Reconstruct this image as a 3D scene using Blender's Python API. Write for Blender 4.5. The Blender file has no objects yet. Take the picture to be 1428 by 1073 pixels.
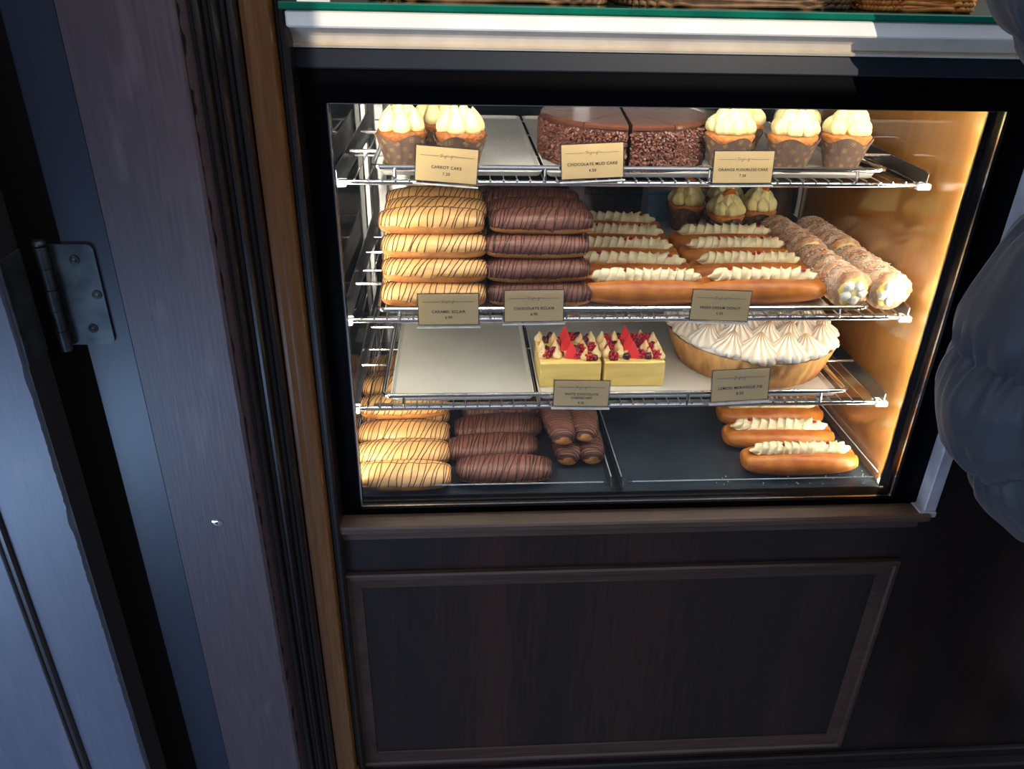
import bpy, math, random
from mathutils import Vector, Matrix, noise
from math import sin, cos, pi, radians as rad
random.seed(7)
SC = bpy.context.scene
COL = SC.collection

# ------------------------------------------------------------------ camera
YAW, PITCH, ROLL, FPX = .0723, .4863, .0231, 1083.3
CAM = Vector((.1674, -1.0452, 1.4992))
fwd = Vector((sin(YAW)*cos(PITCH), cos(YAW)*cos(PITCH), -sin(PITCH)))
r0 = Vector((cos(YAW), -sin(YAW), 0)); u0 = r0.cross(fwd)
rgt = r0*cos(ROLL)+u0*sin(ROLL); upv = -r0*sin(ROLL)+u0*cos(ROLL)
cd = bpy.data.cameras.new('camera'); cam = bpy.data.objects.new('camera', cd); COL.objects.link(cam)
cam.matrix_world = Matrix(((rgt.x, upv.x, -fwd.x, CAM.x), (rgt.y, upv.y, -fwd.y, CAM.y), (rgt.z, upv.z, -fwd.z, CAM.z), (0, 0, 0, 1)))
cd.sensor_width = 36; cd.lens = FPX/1428*36; cd.clip_start = .01
SC.camera = cam

# ------------------------------------------------------------------ materials
MAT = {}
def new_mat(name):
    m = bpy.data.materials.new(name); m.use_nodes = True
    nt = m.node_tree; b = nt.nodes['Principled BSDF']
    return m, nt, b
def setp(b, **k):
    for n, v in k.items():
        b.inputs[n.replace('_', ' ')].default_value = v
def c4(c): return (c[0], c[1], c[2], 1)
def simple(name, col, rough=.5, metal=0, noise_amt=.12, scale=60, bump=0, bscale=None, spec=.5, sss=0, sssr=(.01, .006, .003), stretch=(1, 1, 1), col2=None, coat=0, sheen=0, detail=4):
    """principled surface whose colour wanders between two close tones"""
    m, nt, b = new_mat(name)
    tc = nt.nodes.new('ShaderNodeTexCoord'); mp = nt.nodes.new('ShaderNodeMapping')
    mp.inputs['Scale'].default_value = stretch
    nz = nt.nodes.new('ShaderNodeTexNoise'); nz.inputs['Scale'].default_value = scale; nz.inputs['Detail'].default_value = detail
    rp = nt.nodes.new('ShaderNodeValToRGB')
    a = col; c = col2 if col2 else tuple(max(0, x*(1-noise_amt*2)) for x in col)
    rp.color_ramp.elements[0].position = .35; rp.color_ramp.elements[0].color = c4(c)
    rp.color_ramp.elements[1].position = .65; rp.color_ramp.elements[1].color = c4(a)
    L = nt.links.new
    L(tc.outputs['Object'], mp.inputs['Vector']); L(mp.outputs[0], nz.inputs['Vector'])
    L(nz.outputs['Fac'], rp.inputs[0]); L(rp.outputs[0], b.inputs['Base Color'])
    setp(b, Roughness=rough, Metallic=metal); b.inputs['Specular IOR Level'].default_value = spec
    if coat: b.inputs['Coat Weight'].default_value = coat; b.inputs['Coat Roughness'].default_value = .08
    if sheen: b.inputs['Sheen Weight'].default_value = sheen
    if sss:
        b.inputs['Subsurface Weight'].default_value = sss; b.inputs['Subsurface Radius'].default_value = sssr; b.inputs['Subsurface Scale'].default_value = 1
    if bump:
        n2 = nt.nodes.new('ShaderNodeTexNoise'); n2.inputs['Scale'].default_value = bscale or scale; n2.inputs['Detail'].default_value = 5
        bp = nt.nodes.new('ShaderNodeBump'); bp.inputs['Strength'].default_value = bump; bp.inputs['Distance'].default_value = .002
        L(mp.outputs[0], n2.inputs['Vector']); L(n2.outputs['Fac'], bp.inputs['Height']); L(bp.outputs[0], b.inputs['Normal'])
    MAT[name] = m
    return m
def wood(name, c1, c2, c3, rough=.4, horizontal=False, scale=9, coat=0, bump=.15, spec=.5, wear=None):
    m, nt, b = new_mat(name); L = nt.links.new
    tc = nt.nodes.new('ShaderNodeTexCoord'); mp = nt.nodes.new('ShaderNodeMapping')
    mp.inputs['Scale'].default_value = (.06, 1, 1) if horizontal else (1, 1, .06)
    nz = nt.nodes.new('ShaderNodeTexNoise'); nz.inputs['Scale'].default_value = scale; nz.inputs['Detail'].default_value = 3; nz.inputs['Distortion'].default_value = .4
    n2 = nt.nodes.new('ShaderNodeTexNoise'); n2.inputs['Scale'].default_value = scale*22; n2.inputs['Detail'].default_value = 4
    mx = nt.nodes.new('ShaderNodeMix'); mx.data_type = 'FLOAT'; mx.inputs[0].default_value = .42
    rp = nt.nodes.new('ShaderNodeValToRGB'); e = rp.color_ramp.elements
    e[0].position = .34; e[0].color = c4(c1); e[1].position = .68; e[1].color = c4(c3); k = e.new(.5); k.color = c4(c2)
    L(tc.outputs['Object'], mp.inputs['Vector'])
    L(mp.outputs[0], nz.inputs['Vector']); L(mp.outputs[0], n2.inputs['Vector'])
    L(nz.outputs['Fac'], mx.inputs[2]); L(n2.outputs['Fac'], mx.inputs[3]); L(mx.outputs[0], rp.inputs[0])
    out = rp.outputs[0]
    if wear:
        n3 = nt.nodes.new('ShaderNodeTexNoise'); n3.inputs['Scale'].default_value = 26; n3.inputs['Detail'].default_value = 8
        r3 = nt.nodes.new('ShaderNodeValToRGB'); r3.color_ramp.elements[0].position = .6; r3.color_ramp.elements[1].position = .72
        r3.color_ramp.elements[1].color = (.55, .55, .55, 1)
        mp3 = nt.nodes.new('ShaderNodeMapping'); mp3.inputs['Scale'].default_value = (1, 1, .35)
        m3 = nt.nodes.new('ShaderNodeMix'); m3.data_type = 'RGBA'; m3.inputs[7].default_value = c4(wear)
        L(tc.outputs['Object'], mp3.inputs['Vector']); L(mp3.outputs[0], n3.inputs['Vector']); L(n3.outputs['Fac'], r3.inputs[0])
        L(r3.outputs[0], m3.inputs[0]); L(out, m3.inputs[6]); out = m3.outputs[2]
    L(out, b.inputs['Base Color'])
    bp = nt.nodes.new('ShaderNodeBump'); bp.inputs['Strength'].default_value = bump; bp.inputs['Distance'].default_value = .001
    L(n2.outputs['Fac'], bp.inputs['Height']); L(bp.outputs[0], b.inputs['Normal'])
    setp(b, Roughness=rough); b.inputs['Specular IOR Level'].default_value = spec
    if coat: b.inputs['Coat Weight'].default_value = coat; b.inputs['Coat Roughness'].default_value = .12
    MAT[name] = m; return m
def pane(name, tint=(1, 1, 1), refl=.04, rough=0.0, grazing=.6):
    """thin clear pane: see-through with facing-dependent mirror reflection"""
    m = bpy.data.materials.new(name); m.use_nodes = True; nt = m.node_tree; nt.nodes.clear(); L = nt.links.new
    o = nt.nodes.new('ShaderNodeOutputMaterial'); mx = nt.nodes.new('ShaderNodeMixShader')
    t = nt.nodes.new('ShaderNodeBsdfTransparent'); g = nt.nodes.new('ShaderNodeBsdfGlossy')
    t.inputs['Color'].default_value = c4(tint); g.inputs['Roughness'].default_value = rough
    lw = nt.nodes.new('ShaderNodeLayerWeight'); lw.inputs['Blend'].default_value = .5
    p = nt.nodes.new('ShaderNodeMath'); p.operation = 'POWER'; p.inputs[1].default_value = 4
    q = nt.nodes.new('ShaderNodeMath'); q.operation = 'MULTIPLY_ADD'; q.inputs[1].default_value = grazing; q.inputs[2].default_value = refl
    L(lw.outputs['Facing'], p.inputs[0]); L(p.outputs[0], q.inputs[0]); L(q.outputs[0], mx.inputs[0])
    L(t.outputs[0], mx.inputs[1]); L(g.outputs[0], mx.inputs[2]); L(mx.outputs[0], o.inputs[0])
    MAT[name] = m; return m
def glow(name, col, s):
    m, nt, b = new_mat(name)
    setp(b, Base_Color=c4(col), Roughness=.4); b.inputs['Emission Color'].default_value = c4(col); b.inputs['Emission Strength'].default_value = s
    MAT[name] = m; return m

wood('panel_wood', (.0065, .0045, .0050), (.013, .0070, .0062), (.036, .0135, .0090), rough=.34, scale=7, coat=.12)
wood('sill_wood', (.045, .026, .018), (.075, .045, .032), (.115, .072, .052), rough=.4, horizontal=True, scale=7)
wood('rail_wood', (.024, .012, .009), (.048, .025, .018), (.080, .046, .034), rough=.38, horizontal=True, scale=8)
wood('stile_wood', (.016, .012, .012), (.026, .018, .016), (.05, .034, .028), rough=.4, scale=8)
wood('pilaster_paint', (.042, .029, .036), (.058, .039, .045), (.090, .060, .062), rough=.42, scale=11, wear=(.115, .085, .090), bump=.3)
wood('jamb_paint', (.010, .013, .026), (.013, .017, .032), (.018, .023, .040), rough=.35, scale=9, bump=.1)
wood('door_paint', (.060, .068, .100), (.075, .084, .120), (.098, .104, .138), rough=.38, scale=10, wear=(.13, .12, .16), bump=.2)
wood('dark_edge', (.008, .006, .006), (.012, .008, .008), (.022, .012, .010), rough=.6, scale=10)
wood('brown_moulding', (.008, .006, .006), (.011, .0075, .007), (.018, .011, .009), rough=.3, scale=9, coat=.12, bump=.03)
wood('honey_wood', (.11, .043, .010), (.16, .066, .016), (.22, .10, .028), rough=.25, scale=10, coat=.6)
simple('black_frame', (.0015, .0015, .0022), rough=.30, noise_amt=.1, spec=.06)
simple('header_navy', (.016, .021, .032), rough=.3, noise_amt=.1, scale=8)
simple('cream_stone', (.80, .70, .56), rough=.5, col2=(.66, .56, .44), scale=20, bump=.1)
simple('white_marble', (.93, .90, .82), rough=.3, col2=(.82, .80, .73), scale=12, stretch=(1, 1, 3))
simple('pale_strip', (.55, .54, .56), rough=.45, col2=(.32, .32, .36), scale=14)
simple('green_glass', (.0, .16, .09), rough=.08, col2=(.0, .09, .055), scale=14, stretch=(1, .1, .1), coat=.5)
simple('pavement', (.20, .21, .24), rough=.7, col2=(.15, .16, .19), scale=3, bump=.3, bscale=60)
simple('wicker_brown', (.23, .12, .05), rough=.5, col2=(.09, .045, .02), scale=45)
simple('wicker_orange', (.75, .32, .07), rough=.45, col2=(.45, .14, .02), scale=45)
simple('chrome', (.82, .83, .85), rough=.14, metal=1, noise_amt=.03)
simple('steel', (.40, .41, .43), rough=.28, metal=1, noise_amt=.1, scale=18, stretch=(1, .2, 1))
simple('tray_metal', (.80, .79, .75), rough=.42, metal=.25, noise_amt=.06, scale=8, bump=.03)
simple('hinge_metal', (.075, .085, .085), rough=.42, metal=.75, col2=(.035, .04, .045), scale=30, bump=.1)
simple('white_plastic', (.82, .82, .82), rough=.3)
simple('deck_black', (.010, .012, .016), rough=.12, noise_amt=.2, coat=.5)
simple('tray_black', (.024, .033, .046), rough=.22, col2=(.036, .050, .066), scale=10, bump=.04)
simple('back_wall', (.010, .013, .018), rough=.08, noise_amt=.2, scale=6, coat=.8)
simple('side_steel', (.10, .115, .135), rough=.06, metal=.8, noise_amt=.2, scale=5, stretch=(1, 1, .3))
simple('kitchen_blue', (.12, .22, .38), rough=.35)
# right side wall: warm wood behind a mirror-like glass lining
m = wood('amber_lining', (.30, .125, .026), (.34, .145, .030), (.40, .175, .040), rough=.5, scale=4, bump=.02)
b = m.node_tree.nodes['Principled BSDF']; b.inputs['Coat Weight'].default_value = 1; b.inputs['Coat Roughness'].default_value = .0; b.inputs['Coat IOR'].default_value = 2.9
pane('window_glass', (.985, .99, .985), .035)
pane('clear_acrylic', (.93, .96, .97), .09, grazing=.8)
pane('card_acrylic', (.98, .98, .98), .05, grazing=.5)
glow('led', (1, .89, .69), 128)
glow('led_shelf_fill', (1, .93, .78), 24); glow('led_shelf_fill_dim', (1, .93, .80), 11)  # glow of the added fill bars under the shelves
glow('led_top', (1, .93, .82), 34)

simple('choux', (.66, .30, .09), rough=.55, col2=(.42, .15, .035), scale=45, bump=.6, bscale=160, sss=.1)
simple('caramel_icing', (.86, .53, .22), rough=.33, col2=(.78, .45, .17), scale=18, bump=.12, bscale=70, sss=.15)
simple('choc_icing', (.205, .082, .054), rough=.52, col2=(.160, .060, .040), scale=25, bump=.15, bscale=80)
simple('drizzle_brown', (.15, .045, .018), rough=.4)
simple('drizzle_dark', (.055, .018, .012), rough=.4)
simple('bun', (.58, .200, .028), rough=.36, col2=(.36, .090, .011), scale=24, bump=.3, bscale=130)
simple('whipped_cream', (.93, .85, .62), rough=.5, col2=(.84, .74, .44), scale=40, sss=.25, bump=.1, bscale=120)
simple('butter_cream', (.92, .82, .42), rough=.4, col2=(.88, .76, .34), scale=25, sss=.25)
simple('red_jam', (.42, .008, .02), rough=.18)
simple('berry_purple', (.13, .010, .022), rough=.2, col2=(.05, .006, .015), scale=90, bump=.6, bscale=250)
simple('berry_red', (.50, .012, .03), rough=.2, col2=(.28, .006, .02), scale=90, bump=.6, bscale=250)
simple('red_chocolate', (.80, .055, .055), rough=.3, col2=(.72, .04, .045), scale=20)
simple('sponge', (.42, .145, .035), rough=.8, col2=(.24, .07, .015), scale=180, bump=.9, bscale=220)
simple('orange_sponge', (.62, .24, .055), rough=.8, col2=(.42, .13, .025), scale=150, bump=.9, bscale=220)
simple('wrapper', (.150, .085, .064), rough=.7, col2=(.115, .064, .05), scale=30, bump=.2)
simple('gold_print', (.55, .40, .14), rough=.5)
simple('orange_peel', (.88, .27, .02), rough=.2, col2=(.70, .16, .01), scale=60, sss=.2)
simple('cake_choc', (.095, .034, .020), rough=.55, col2=(.06, .02, .013), scale=120, bump=.6)
simple('choc_glaze', (.13, .045, .026), rough=.22, noise_amt=.1)
simple('choc_flake', (.20, .075, .045), rough=.42, col2=(.12, .04, .025), scale=90)
simple('horn_crust', (.40, .15, .045), rough=.6, col2=(.60, .42, .28), scale=75, bump=.9, bscale=170, detail=8, stretch=(1, .5, 1))
simple('sugar', (.85, .80, .74), rough=.7)
simple('custard', (.88, .62, .12), rough=.35, col2=(.82, .70, .30), scale=40, sss=.2)
simple('white_cream', (.90, .87, .80), rough=.45, sss=.2)
simple('cheesecake', (.90, .70, .24), rough=.5, col2=(.76, .57, .17), scale=14, stretch=(1, 1, 5), sss=.2, bump=.15)
simple('cream_peak', (.86, .70, .40), rough=.5, col2=(.72, .42, .16), scale=60, sss=.2)
simple('pie_crust', (.74, .42, .14), rough=.65, col2=(.40, .16, .035), scale=42, bump=.6, bscale=110, stretch=(1, 1, .25))
simple('card_gold', (.84, .62, .31), rough=.4, col2=(.80, .58, .28), scale=20)
simple('ink', (.018, .014, .012), rough=.5)
simple('crumb', (.85, .75, .6), rough=.7)
simple('puffer', (.024, .029, .043), rough=.6, col2=(.018, .022, .034), scale=22, sheen=.2, bump=.9, bscale=26, stretch=(1, 1, .45))
simple('skin', (.55, .33, .24), rough=.5, sss=.1)
simple('trouser', (.02, .022, .03), rough=.8)
simple('hair_brown', (.05, .03, .02), rough=.6, stretch=(1, 1, .1), scale=80)
simple('shoe', (.03, .03, .03), rough=.5)
# meringue: white ridges, brown where the piping crest was torched (vertex attribute = true browning)
m, nt, b = new_mat('meringue'); MAT['meringue'] = m
at = nt.nodes.new('ShaderNodeAttribute'); at.attribute_name = 'toast'
rp = nt.nodes.new('ShaderNodeValToRGB'); e = rp.color_ramp.elements
e[0].position = 0; e[0].color = (.86, .83, .78, 1); e[1].position = 1; e[1].color = (.26, .11, .035, 1); k = e.new(.5); k.color = (.72, .55, .36, 1)
nt.links.new(at.outputs['Fac'], rp.inputs[0]); nt.links.new(rp.outputs[0], b.inputs['Base Color']); setp(b, Roughness=.45)
b.inputs['Subsurface Weight'].default_value = .15; b.inputs['Subsurface Radius'].default_value = (.006, .005, .004)

# ------------------------------------------------------------------ mesh builder
class MB:
    def __init__(s): s.v = []; s.f = []; s.m = []; s.att = []
    def add(s, vs, fs, mi=0, att=None):
        o = len(s.v); s.v += [tuple(p) for p in vs]; s.f += [tuple(i+o for i in f) for f in fs]; s.m += [mi]*len(fs)
        s.att += list(att) if att else [0.0]*len(vs)
    def box(s, x0, x1, y0, y1, z0, z1, mi=0, b=0):
        if x0 > x1: x0, x1 = x1, x0
        if y0 > y1: y0, y1 = y1, y0
        if z0 > z1: z0, z1 = z1, z0
        if b <= 0:
            v = [(x0, y0, z0), (x1, y0, z0), (x1, y1, z0), (x0, y1, z0), (x0, y0, z1), (x1, y0, z1), (x1, y1, z1), (x0, y1, z1)]
            s.add(v, [(0, 3, 2, 1), (4, 5, 6, 7), (0, 1, 5, 4), (1, 2, 6, 5), (2, 3, 7, 6), (3, 0, 4, 7)], mi); return
        b = min(b, (x1-x0)/2.01, (y1-y0)/2.01, (z1-z0)/2.01)
        rings = []
        for (z, i) in ((z0, b), (z0+b, 0), (z1-b, 0), (z1, b)):
            rings.append([(x0+b+(i if 0 else 0), y0+i, z), (x1-b, y0+i, z), (x1-i, y0+b, z), (x1-i, y1-b, z), (x1-b, y1-i, z), (x0+b, y1-i, z), (x0+i, y1-b, z), (x0+i, y0+b, z)])
        v = [p for r in rings for p in r]; f = []
        for k in range(3):
            for j in range(8):
                a = k*8+j; c = k*8+(j+1) % 8; f.append((a, c, c+8, a+8))
        f.append(tuple(range(7, -1, -1))); f.append(tuple(range(24, 32)))
        s.add(v, f, mi)
    def grid(s, nu, nv, fn, cu=False, cv=False, mi=0, att=None, caps=False):
        """fn(i/nu', j/nv') -> point; u rows, v columns"""
        vs = []; at = []
        for i in range(nu):
            for j in range(nv):
                u = i/(nu if cu else nu-1); v = j/(nv if cv else nv-1)
                vs.append(fn(u, v)); at.append(att(u, v) if att else 0.0)
        fs = []
        for i in range(nu if cu else nu-1):
            for j in range(nv if cv else nv-1):
                a = i*nv+j; b_ = i*nv+(j+1) % nv; c = ((i+1) % nu)*nv+(j+1) % nv; d = ((i+1) % nu)*nv+j
                fs.append((a, d, c, b_))
        if caps and cv:
            fs.append(tuple(range(nv))); fs.append(tuple(range((nu-1)*nv, nu*nv))[::-1])
        s.add(vs, fs, mi, at)
    def tube(s, pts, r, n=8, mi=0, closed=False, caps=True, fn=None):
        pts = [Vector(p) for p in pts]; N = len(pts); vs = []
        prev = None
        for i, p in enumerate(pts):
            a = pts[(i-1) % N] if (closed or i > 0) else p; c = pts[(i+1) % N] if (closed or i < N-1) else p
            t = (c-a).normalized() if (c-a).length > 1e-9 else Vector((0, 0, 1))
            if prev is None:
                ref = Vector((0, 0, 1)) if abs(t.z) < .9 else Vector((0, 1, 0))
                x = t.cross(ref).normalized()
            else:
                x = (prev-t*prev.dot(t)).normalized()
            prev = x; y = t.cross(x)
            rr = r[i] if isinstance(r, (list, tuple)) else r
            for j in range(n):
                q = 2*pi*j/n; k = fn(i/(N-1), q) if fn else 1
                vs.append(p+(x*cos(q)+y*sin(q))*rr*k)
        fs = []
        for i in range(N if closed else N-1):
            for j in range(n):
                a = i*n+j; b_ = i*n+(j+1) % n; c = ((i+1) % N)*n+(j+1) % n; d = ((i+1) % N)*n+j
                fs.append((a, b_, c, d))
        if caps and not closed:
            fs.append(tuple(range(n))[::-1]); fs.append(tuple(range((N-1)*n, N*n)))
        s.add(vs, fs, mi)
    def lathe(s, prof, n=24, c=(0, 0, 0), mi=0, fn=None, att=None):
        """prof: [(r,z)]; fn(r,z,ang,i)->(r,z)"""
        vs = []; at = []
        for i, (r, z) in enumerate(prof):
            for j in range(n):
                a = 2*pi*j/n; r2, z2 = fn(r, z, a, i) if fn else (r, z)
                vs.append((c[0]+r2*cos(a), c[1]+r2*sin(a), c[2]+z2)); at.append(att(i, a) if att else 0.0)
        fs = []
        for i in range(len(prof)-1):
            for j in range(n):
                a = i*n+j; b_ = i*n+(j+1) % n; fs.append((a, b_, b_+n, a+n))
        fs.append(tuple(range(n))[::-1]); fs.append(tuple(range((len(prof)-1)*n, len(prof)*n)))
        s.add(vs, fs, mi, at); return s
    def ball(s, c, r, n=10, mi=0, sq=(1, 1, 1), jit=0):
        prof = []
        def g(u, v):
            th = pi*u; ph = 2*pi*v
            d = Vector((sin(th)*cos(ph), sin(th)*sin(ph), cos(th)))
            k = 1+jit*noise.noise(d*2.3+Vector(c)*70)
            return (c[0]+r*sq[0]*d.x*k, c[1]+r*sq[1]*d.y*k, c[2]+r*sq[2]*d.z*k)
        s.grid(max(5, n//2+2), n, g, cv=True, mi=mi)
    def xf(s, M):
        s.v = [tuple(M @ Vector(p)) for p in s.v]; return s
    def mesh(s, name, mats, smooth=True, auto=None):
        me = bpy.data.meshes.new(name); me.from_pydata(s.v, [], s.f)
        if not isinstance(mats, (list, tuple)): mats = [mats]
        for x in mats: me.materials.append(MAT[x])
        if len(mats) > 1: me.polygons.foreach_set('material_index', s.m)
        me.polygons.foreach_set('use_smooth', [smooth]*len(me.polygons))
        if any(s.att):
            a = me.attributes.new('toast', 'FLOAT', 'POINT'); a.data.foreach_set('value', s.att)
        me.update()
        if auto and smooth:
            me.set_sharp_from_angle(angle=rad(auto))
        return me
    def build(s, name, mats, parent=None, smooth=True, auto=35):
        o = bpy.data.objects.new(name, s.mesh(name, mats, smooth, auto)); COL.objects.link(o)
        if parent: o.parent = parent
        return o
def tag(o, label=None, cat=None, group=None, kind=None):
    if label: o['label'] = label
    if cat: o['category'] = cat
    if group: o['group'] = group
    if kind: o['kind'] = kind
    return o
def empty(name, loc=(0, 0, 0), rz=0, **k):
    o = bpy.data.objects.new(name, None); COL.objects.link(o); o.location = loc; o.rotation_euler = (0, 0, rz); o.empty_display_size = .02
    return tag(o, **k)
KIDS = {}
def copy_tree(o, parent=None):
    c = o.copy(); COL.objects.link(c)
    if parent: c.parent = parent
    for ch in list(o.children): copy_tree(ch, c)
    return c
def place(proto, loc, rot=(0, 0, 0), label=None, group=None, scale=1):
    """the first use moves the prototype itself, later uses copy it and its parts"""
    if proto.get('_used'):
        o = copy_tree(proto)
    else:
        o = proto; o['_used'] = 1
    o.location = loc; o.rotation_euler = rot; o.scale = (scale,)*3
    if label: o['label'] = label
    if group: o['group'] = group
    return o
def structure(o, **k): o['kind'] = 'structure'; return tag(o, **k)

# ------------------------------------------------------------------ setting: shopfront
def S(name, mb, m, label, auto=35, cat=None):
    return structure(mb.build(name, m, auto=auto), label=label, cat=cat)
mb = MB(); mb.box(-6, 7, -9, .9, -.05, 0); S('floor', mb, 'pavement', 'grey pavement in front of the shop')

# added unseen blocker, its heights set to keep the low sun off everything below the counter edge
mb = MB(); mb.box(1.02, 9, -3.3, -3.2, 0, 2.08); mb.box(-6, 1.02, -3.3, -3.2, 0, 2.6); S('wall_sun_blocker', mb, 'pavement', 'added grey wall behind the viewer that blocks the low sun')
mb = MB(); mb.box(-.12, 2.3, .92, .95, 1.0, 2.6); S('wall_shop_interior', mb, 'dark_edge', 'dark interior wall of the shop behind the counter')
# counter front below the window
mb = MB(); mb.box(-.05, 2.2, -.02, .0, .06, .695); mb.box(.971, 2.2, -.02, .0, .695, 1.40)
wf = S('wall_front', mb, 'panel_wood', 'dark stained wood counter front around and below the display window')
mb = MB()
def mitre_frame(mb, x0, x1, z0, z1, y, prof):
    """picture frame moulding; prof [(inset, outwards)]"""
    rings = []
    for d, h in prof:
        rings.append([(x0+d, y-h, z0+d), (x1-d, y-h, z0+d), (x1-d, y-h, z1-d), (x0+d, y-h, z1-d)])
    v = [p for r in rings for p in r]; f = []
    for i in range(len(rings)-1):
        for j in range(4):
            a = i*4+j; b_ = i*4+(j+1) % 4; f.append((a, b_, b_+4, a+4))
    mb.add(v, f)
mitre_frame(mb, -.040, .935, .108, .600, -.02, [(0, 0), (0, .008), (.003, .011), (.009, .0115), (.012, .008), (.022, .0065), (.027, .004), (.033, .003), (.034, 0)])
S('trim_1', mb, 'rail_wood', 'mitred picture-frame moulding on the dark panel below the window', auto=25)
mb = MB(); mb.box(-.045, .955, -.040, .004, .693, .708, b=.003); mb.box(-.045, .945, -.026, -.02, .672, .693, b=.002)
S('trim_2', mb, 'sill_wood', 'narrow brown wooden sill directly under the glass')
mb = MB(); mb.box(-.12, 2.2, -.05, .0, .0, .062, b=.004); mb.box(-.05, 2.2, -.030, -.018, .062, .085, b=.003)
S('trim_3', mb, 'dark_edge', 'dark plinth along the foot of the counter')
mb = MB(); mb.box(.944, .966, -.030, .006, .700, 1.40, b=.002); mb.box(.935, .966, -.034, .0, .698, .7095, b=.002)
S('trim_4', mb, 'pale_strip', 'worn pale metal edge strip right of the black window frame')

# black frame printed round the glass (real bars)
mb = MB()
mb.box(-.046, 0, -.004, .030, .70, 1.392); mb.box(.9, .944, -.004, .030, .70, 1.392)
mb.box(-.0, .9, -.004, .030, 1.351, 1.392); mb.box(-.0, .9, -.004, .030, .706, .7195)
w1 = S('window_1', mb, 'black_frame', 'black framed display window of the pastry case')
mb = MB(); mb.box(0.0002, .8998, .004, .009, .7197, 1.3508)
gp = mb.build('glass_pane', 'window_glass', w1, smooth=False)
mb = MB(); mb.box(0.0, .9, .0, .0035, 1.3495, 1.351); mb.box(.0, .0022, 0, .0035, .7195, 1.351); mb.box(.8978, .9, 0, .0035, .7195, 1.351); mb.box(0, .9, 0, .0035, .7195, .7212)
mb.build('bright_glass_edge', 'chrome', w1, smooth=False)

# header, cove and slab above
mb = MB(); mb.box(-.045, 2.2, -.012, .03, 1.392, 1.4165, b=.002)
S('trim_5', mb, 'header_navy', 'navy painted header band above the window')
def extrude_x(mb, prof, x0, x1):
    n = len(prof); v = [(x0, y, z) for y, z in prof]+[(x1, y, z) for y, z in prof]
    f = [(i, (i+1) % n, (i+1) % n+n, i+n) for i in range(n)]; f.append(tuple(range(n))[::-1]); f.append(tuple(range(n, 2*n)))
    mb.add(v, f)
mb = MB(); extrude_x(mb, [(.03, 1.4165), (-.020, 1.4165), (-.023, 1.4195), (-.018, 1.422), (-.022, 1.430), (-.032, 1.4365), (-.040, 1.4405), (.03, 1.4405)][::-1], -.040, 2.2)
S('trim_6', mb, 'cream_stone', 'cream coloured cove moulding under the marble counter edge', auto=20)
mb = MB(); mb.box(-.028, 2.2, -.062, .75, 1.4405, 1.4585, b=.002)
t = empty('counter_slab', (0, 0, 0), label='white marble counter slab running above the pastry window', cat='counter'); mb.build('marble_slab', 'white_marble', t)
mb = MB(); mb.box(-.034, 2.2, -.066, .75, 1.4590, 1.4672, b=.0015)
o = mb.build('glass_shelf', 'green_glass'); tag(o, 'thick green glass sheet lying on the white marble slab', 'glass sheet')

# left: mouldings, strip, pilaster, jamb, door
def extrude_z(mb, prof, z0, z1):
    n = len(prof); v = [(x, y, z0) for x, y in prof]+[(x, y, z1) for x, y in prof]
    f = [(i, i+1, i+1+n, i+n) for i in range(n-1)]
    mb.add(v, f)
mb = MB(); extrude_z(mb, [(-.030, .03), (-.030, -.044), (-.033, -.048), (-.0375, -.048), (-.0395, -.043), (-.0425, -.043), (-.0440, -.03)][::-1], 0, 2.3)
S('trim_7', mb, 'brown_moulding', 'thin dark brown bead beside the black window frame')
mb = MB(); extrude_z(mb, [(-.0440, -.03), (-.0440, -.052), (-.0470, -.057), (-.055, -.060), (-.064, -.060), (-.071, -.066), (-.0765, -.066), (-.0785, -.062), (-.0785, -.045)][::-1], .13, 2.3)
S('trim_8', mb, 'honey_wood', 'honey coloured wooden strip left of the window, lighter than its neighbours')
mb = MB(); mb.box(-.086, -.040, -.072, -.022, .0, .135, b=.003)
S('trim_9', mb, 'honey_wood', 'small honey coloured wooden foot block at the bottom of the strip')
mb = MB(); extrude_z(mb, [(-.0785, -.045), (-.0785, -.076), (-.0815, -.0835), (-.0850, -.0850), (-.0880, -.0815), (-.0885, -.078), (-.0935, -.080), (-.0945, -.093), (-.0975, -.0985), (-.1010, -.0985), (-.1035, -.0945), (-.1040, -.0915),
    (-.1085, -.0930), (-.1095, -.1045), (-.1125, -.1095), (-.1150, -.1100), (-.1165, -.1070), (-.1210, -.108), (-.1215, -.138), (-.1215, -.10)][::-1], 0, 2.3)
S('trim_10', mb, 'brown_moulding', 'stepped dark brown door-case moulding with three beads', auto=50)
# pilaster with a chipped right arris
mb = MB()
def pil(u, v):
    z = u*2.3; prof = [(-.2440, -.10), (-.2440, -.135), (-.2415, -.140), (-.19, -.140), (-.126, -.140), (-.1212, -.1365), (-.1200, -.10)]
    k = v*(len(prof)-1); i = int(round(k)); x, y = prof[i]
    if i in (4, 5):
        c = max(0, .0003+.0006*noise.noise(Vector((3, 1, z*34)))+.0004*noise.noise(Vector((9, 1, z*110))))
        x -= c if i == 5 else c*1.6; y += c*.5 if i == 5 else 0
    return (x, y, z)
mb.grid(460, 7, pil)
S('wall_left', mb, 'pilaster_paint', 'broad scuffed purple-grey painted pilaster left of the window', auto=30)
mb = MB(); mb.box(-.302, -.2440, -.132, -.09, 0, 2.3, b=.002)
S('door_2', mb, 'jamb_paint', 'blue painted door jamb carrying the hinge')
mb = MB(); mb.box(-.55, -.300, -.07, -.04, 0, 2.3); mb.box(-1.6, -.42, -.07, -.04, 0, 2.3)
S('wall_recess', mb, 'dark_edge', 'dark recess behind the folded door leaf')
t = empty('door_1', (0, 0, 0)); structure(t, label='open blue painted wooden door leaf folded back at far left', cat='door')
mb = MB()
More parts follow.
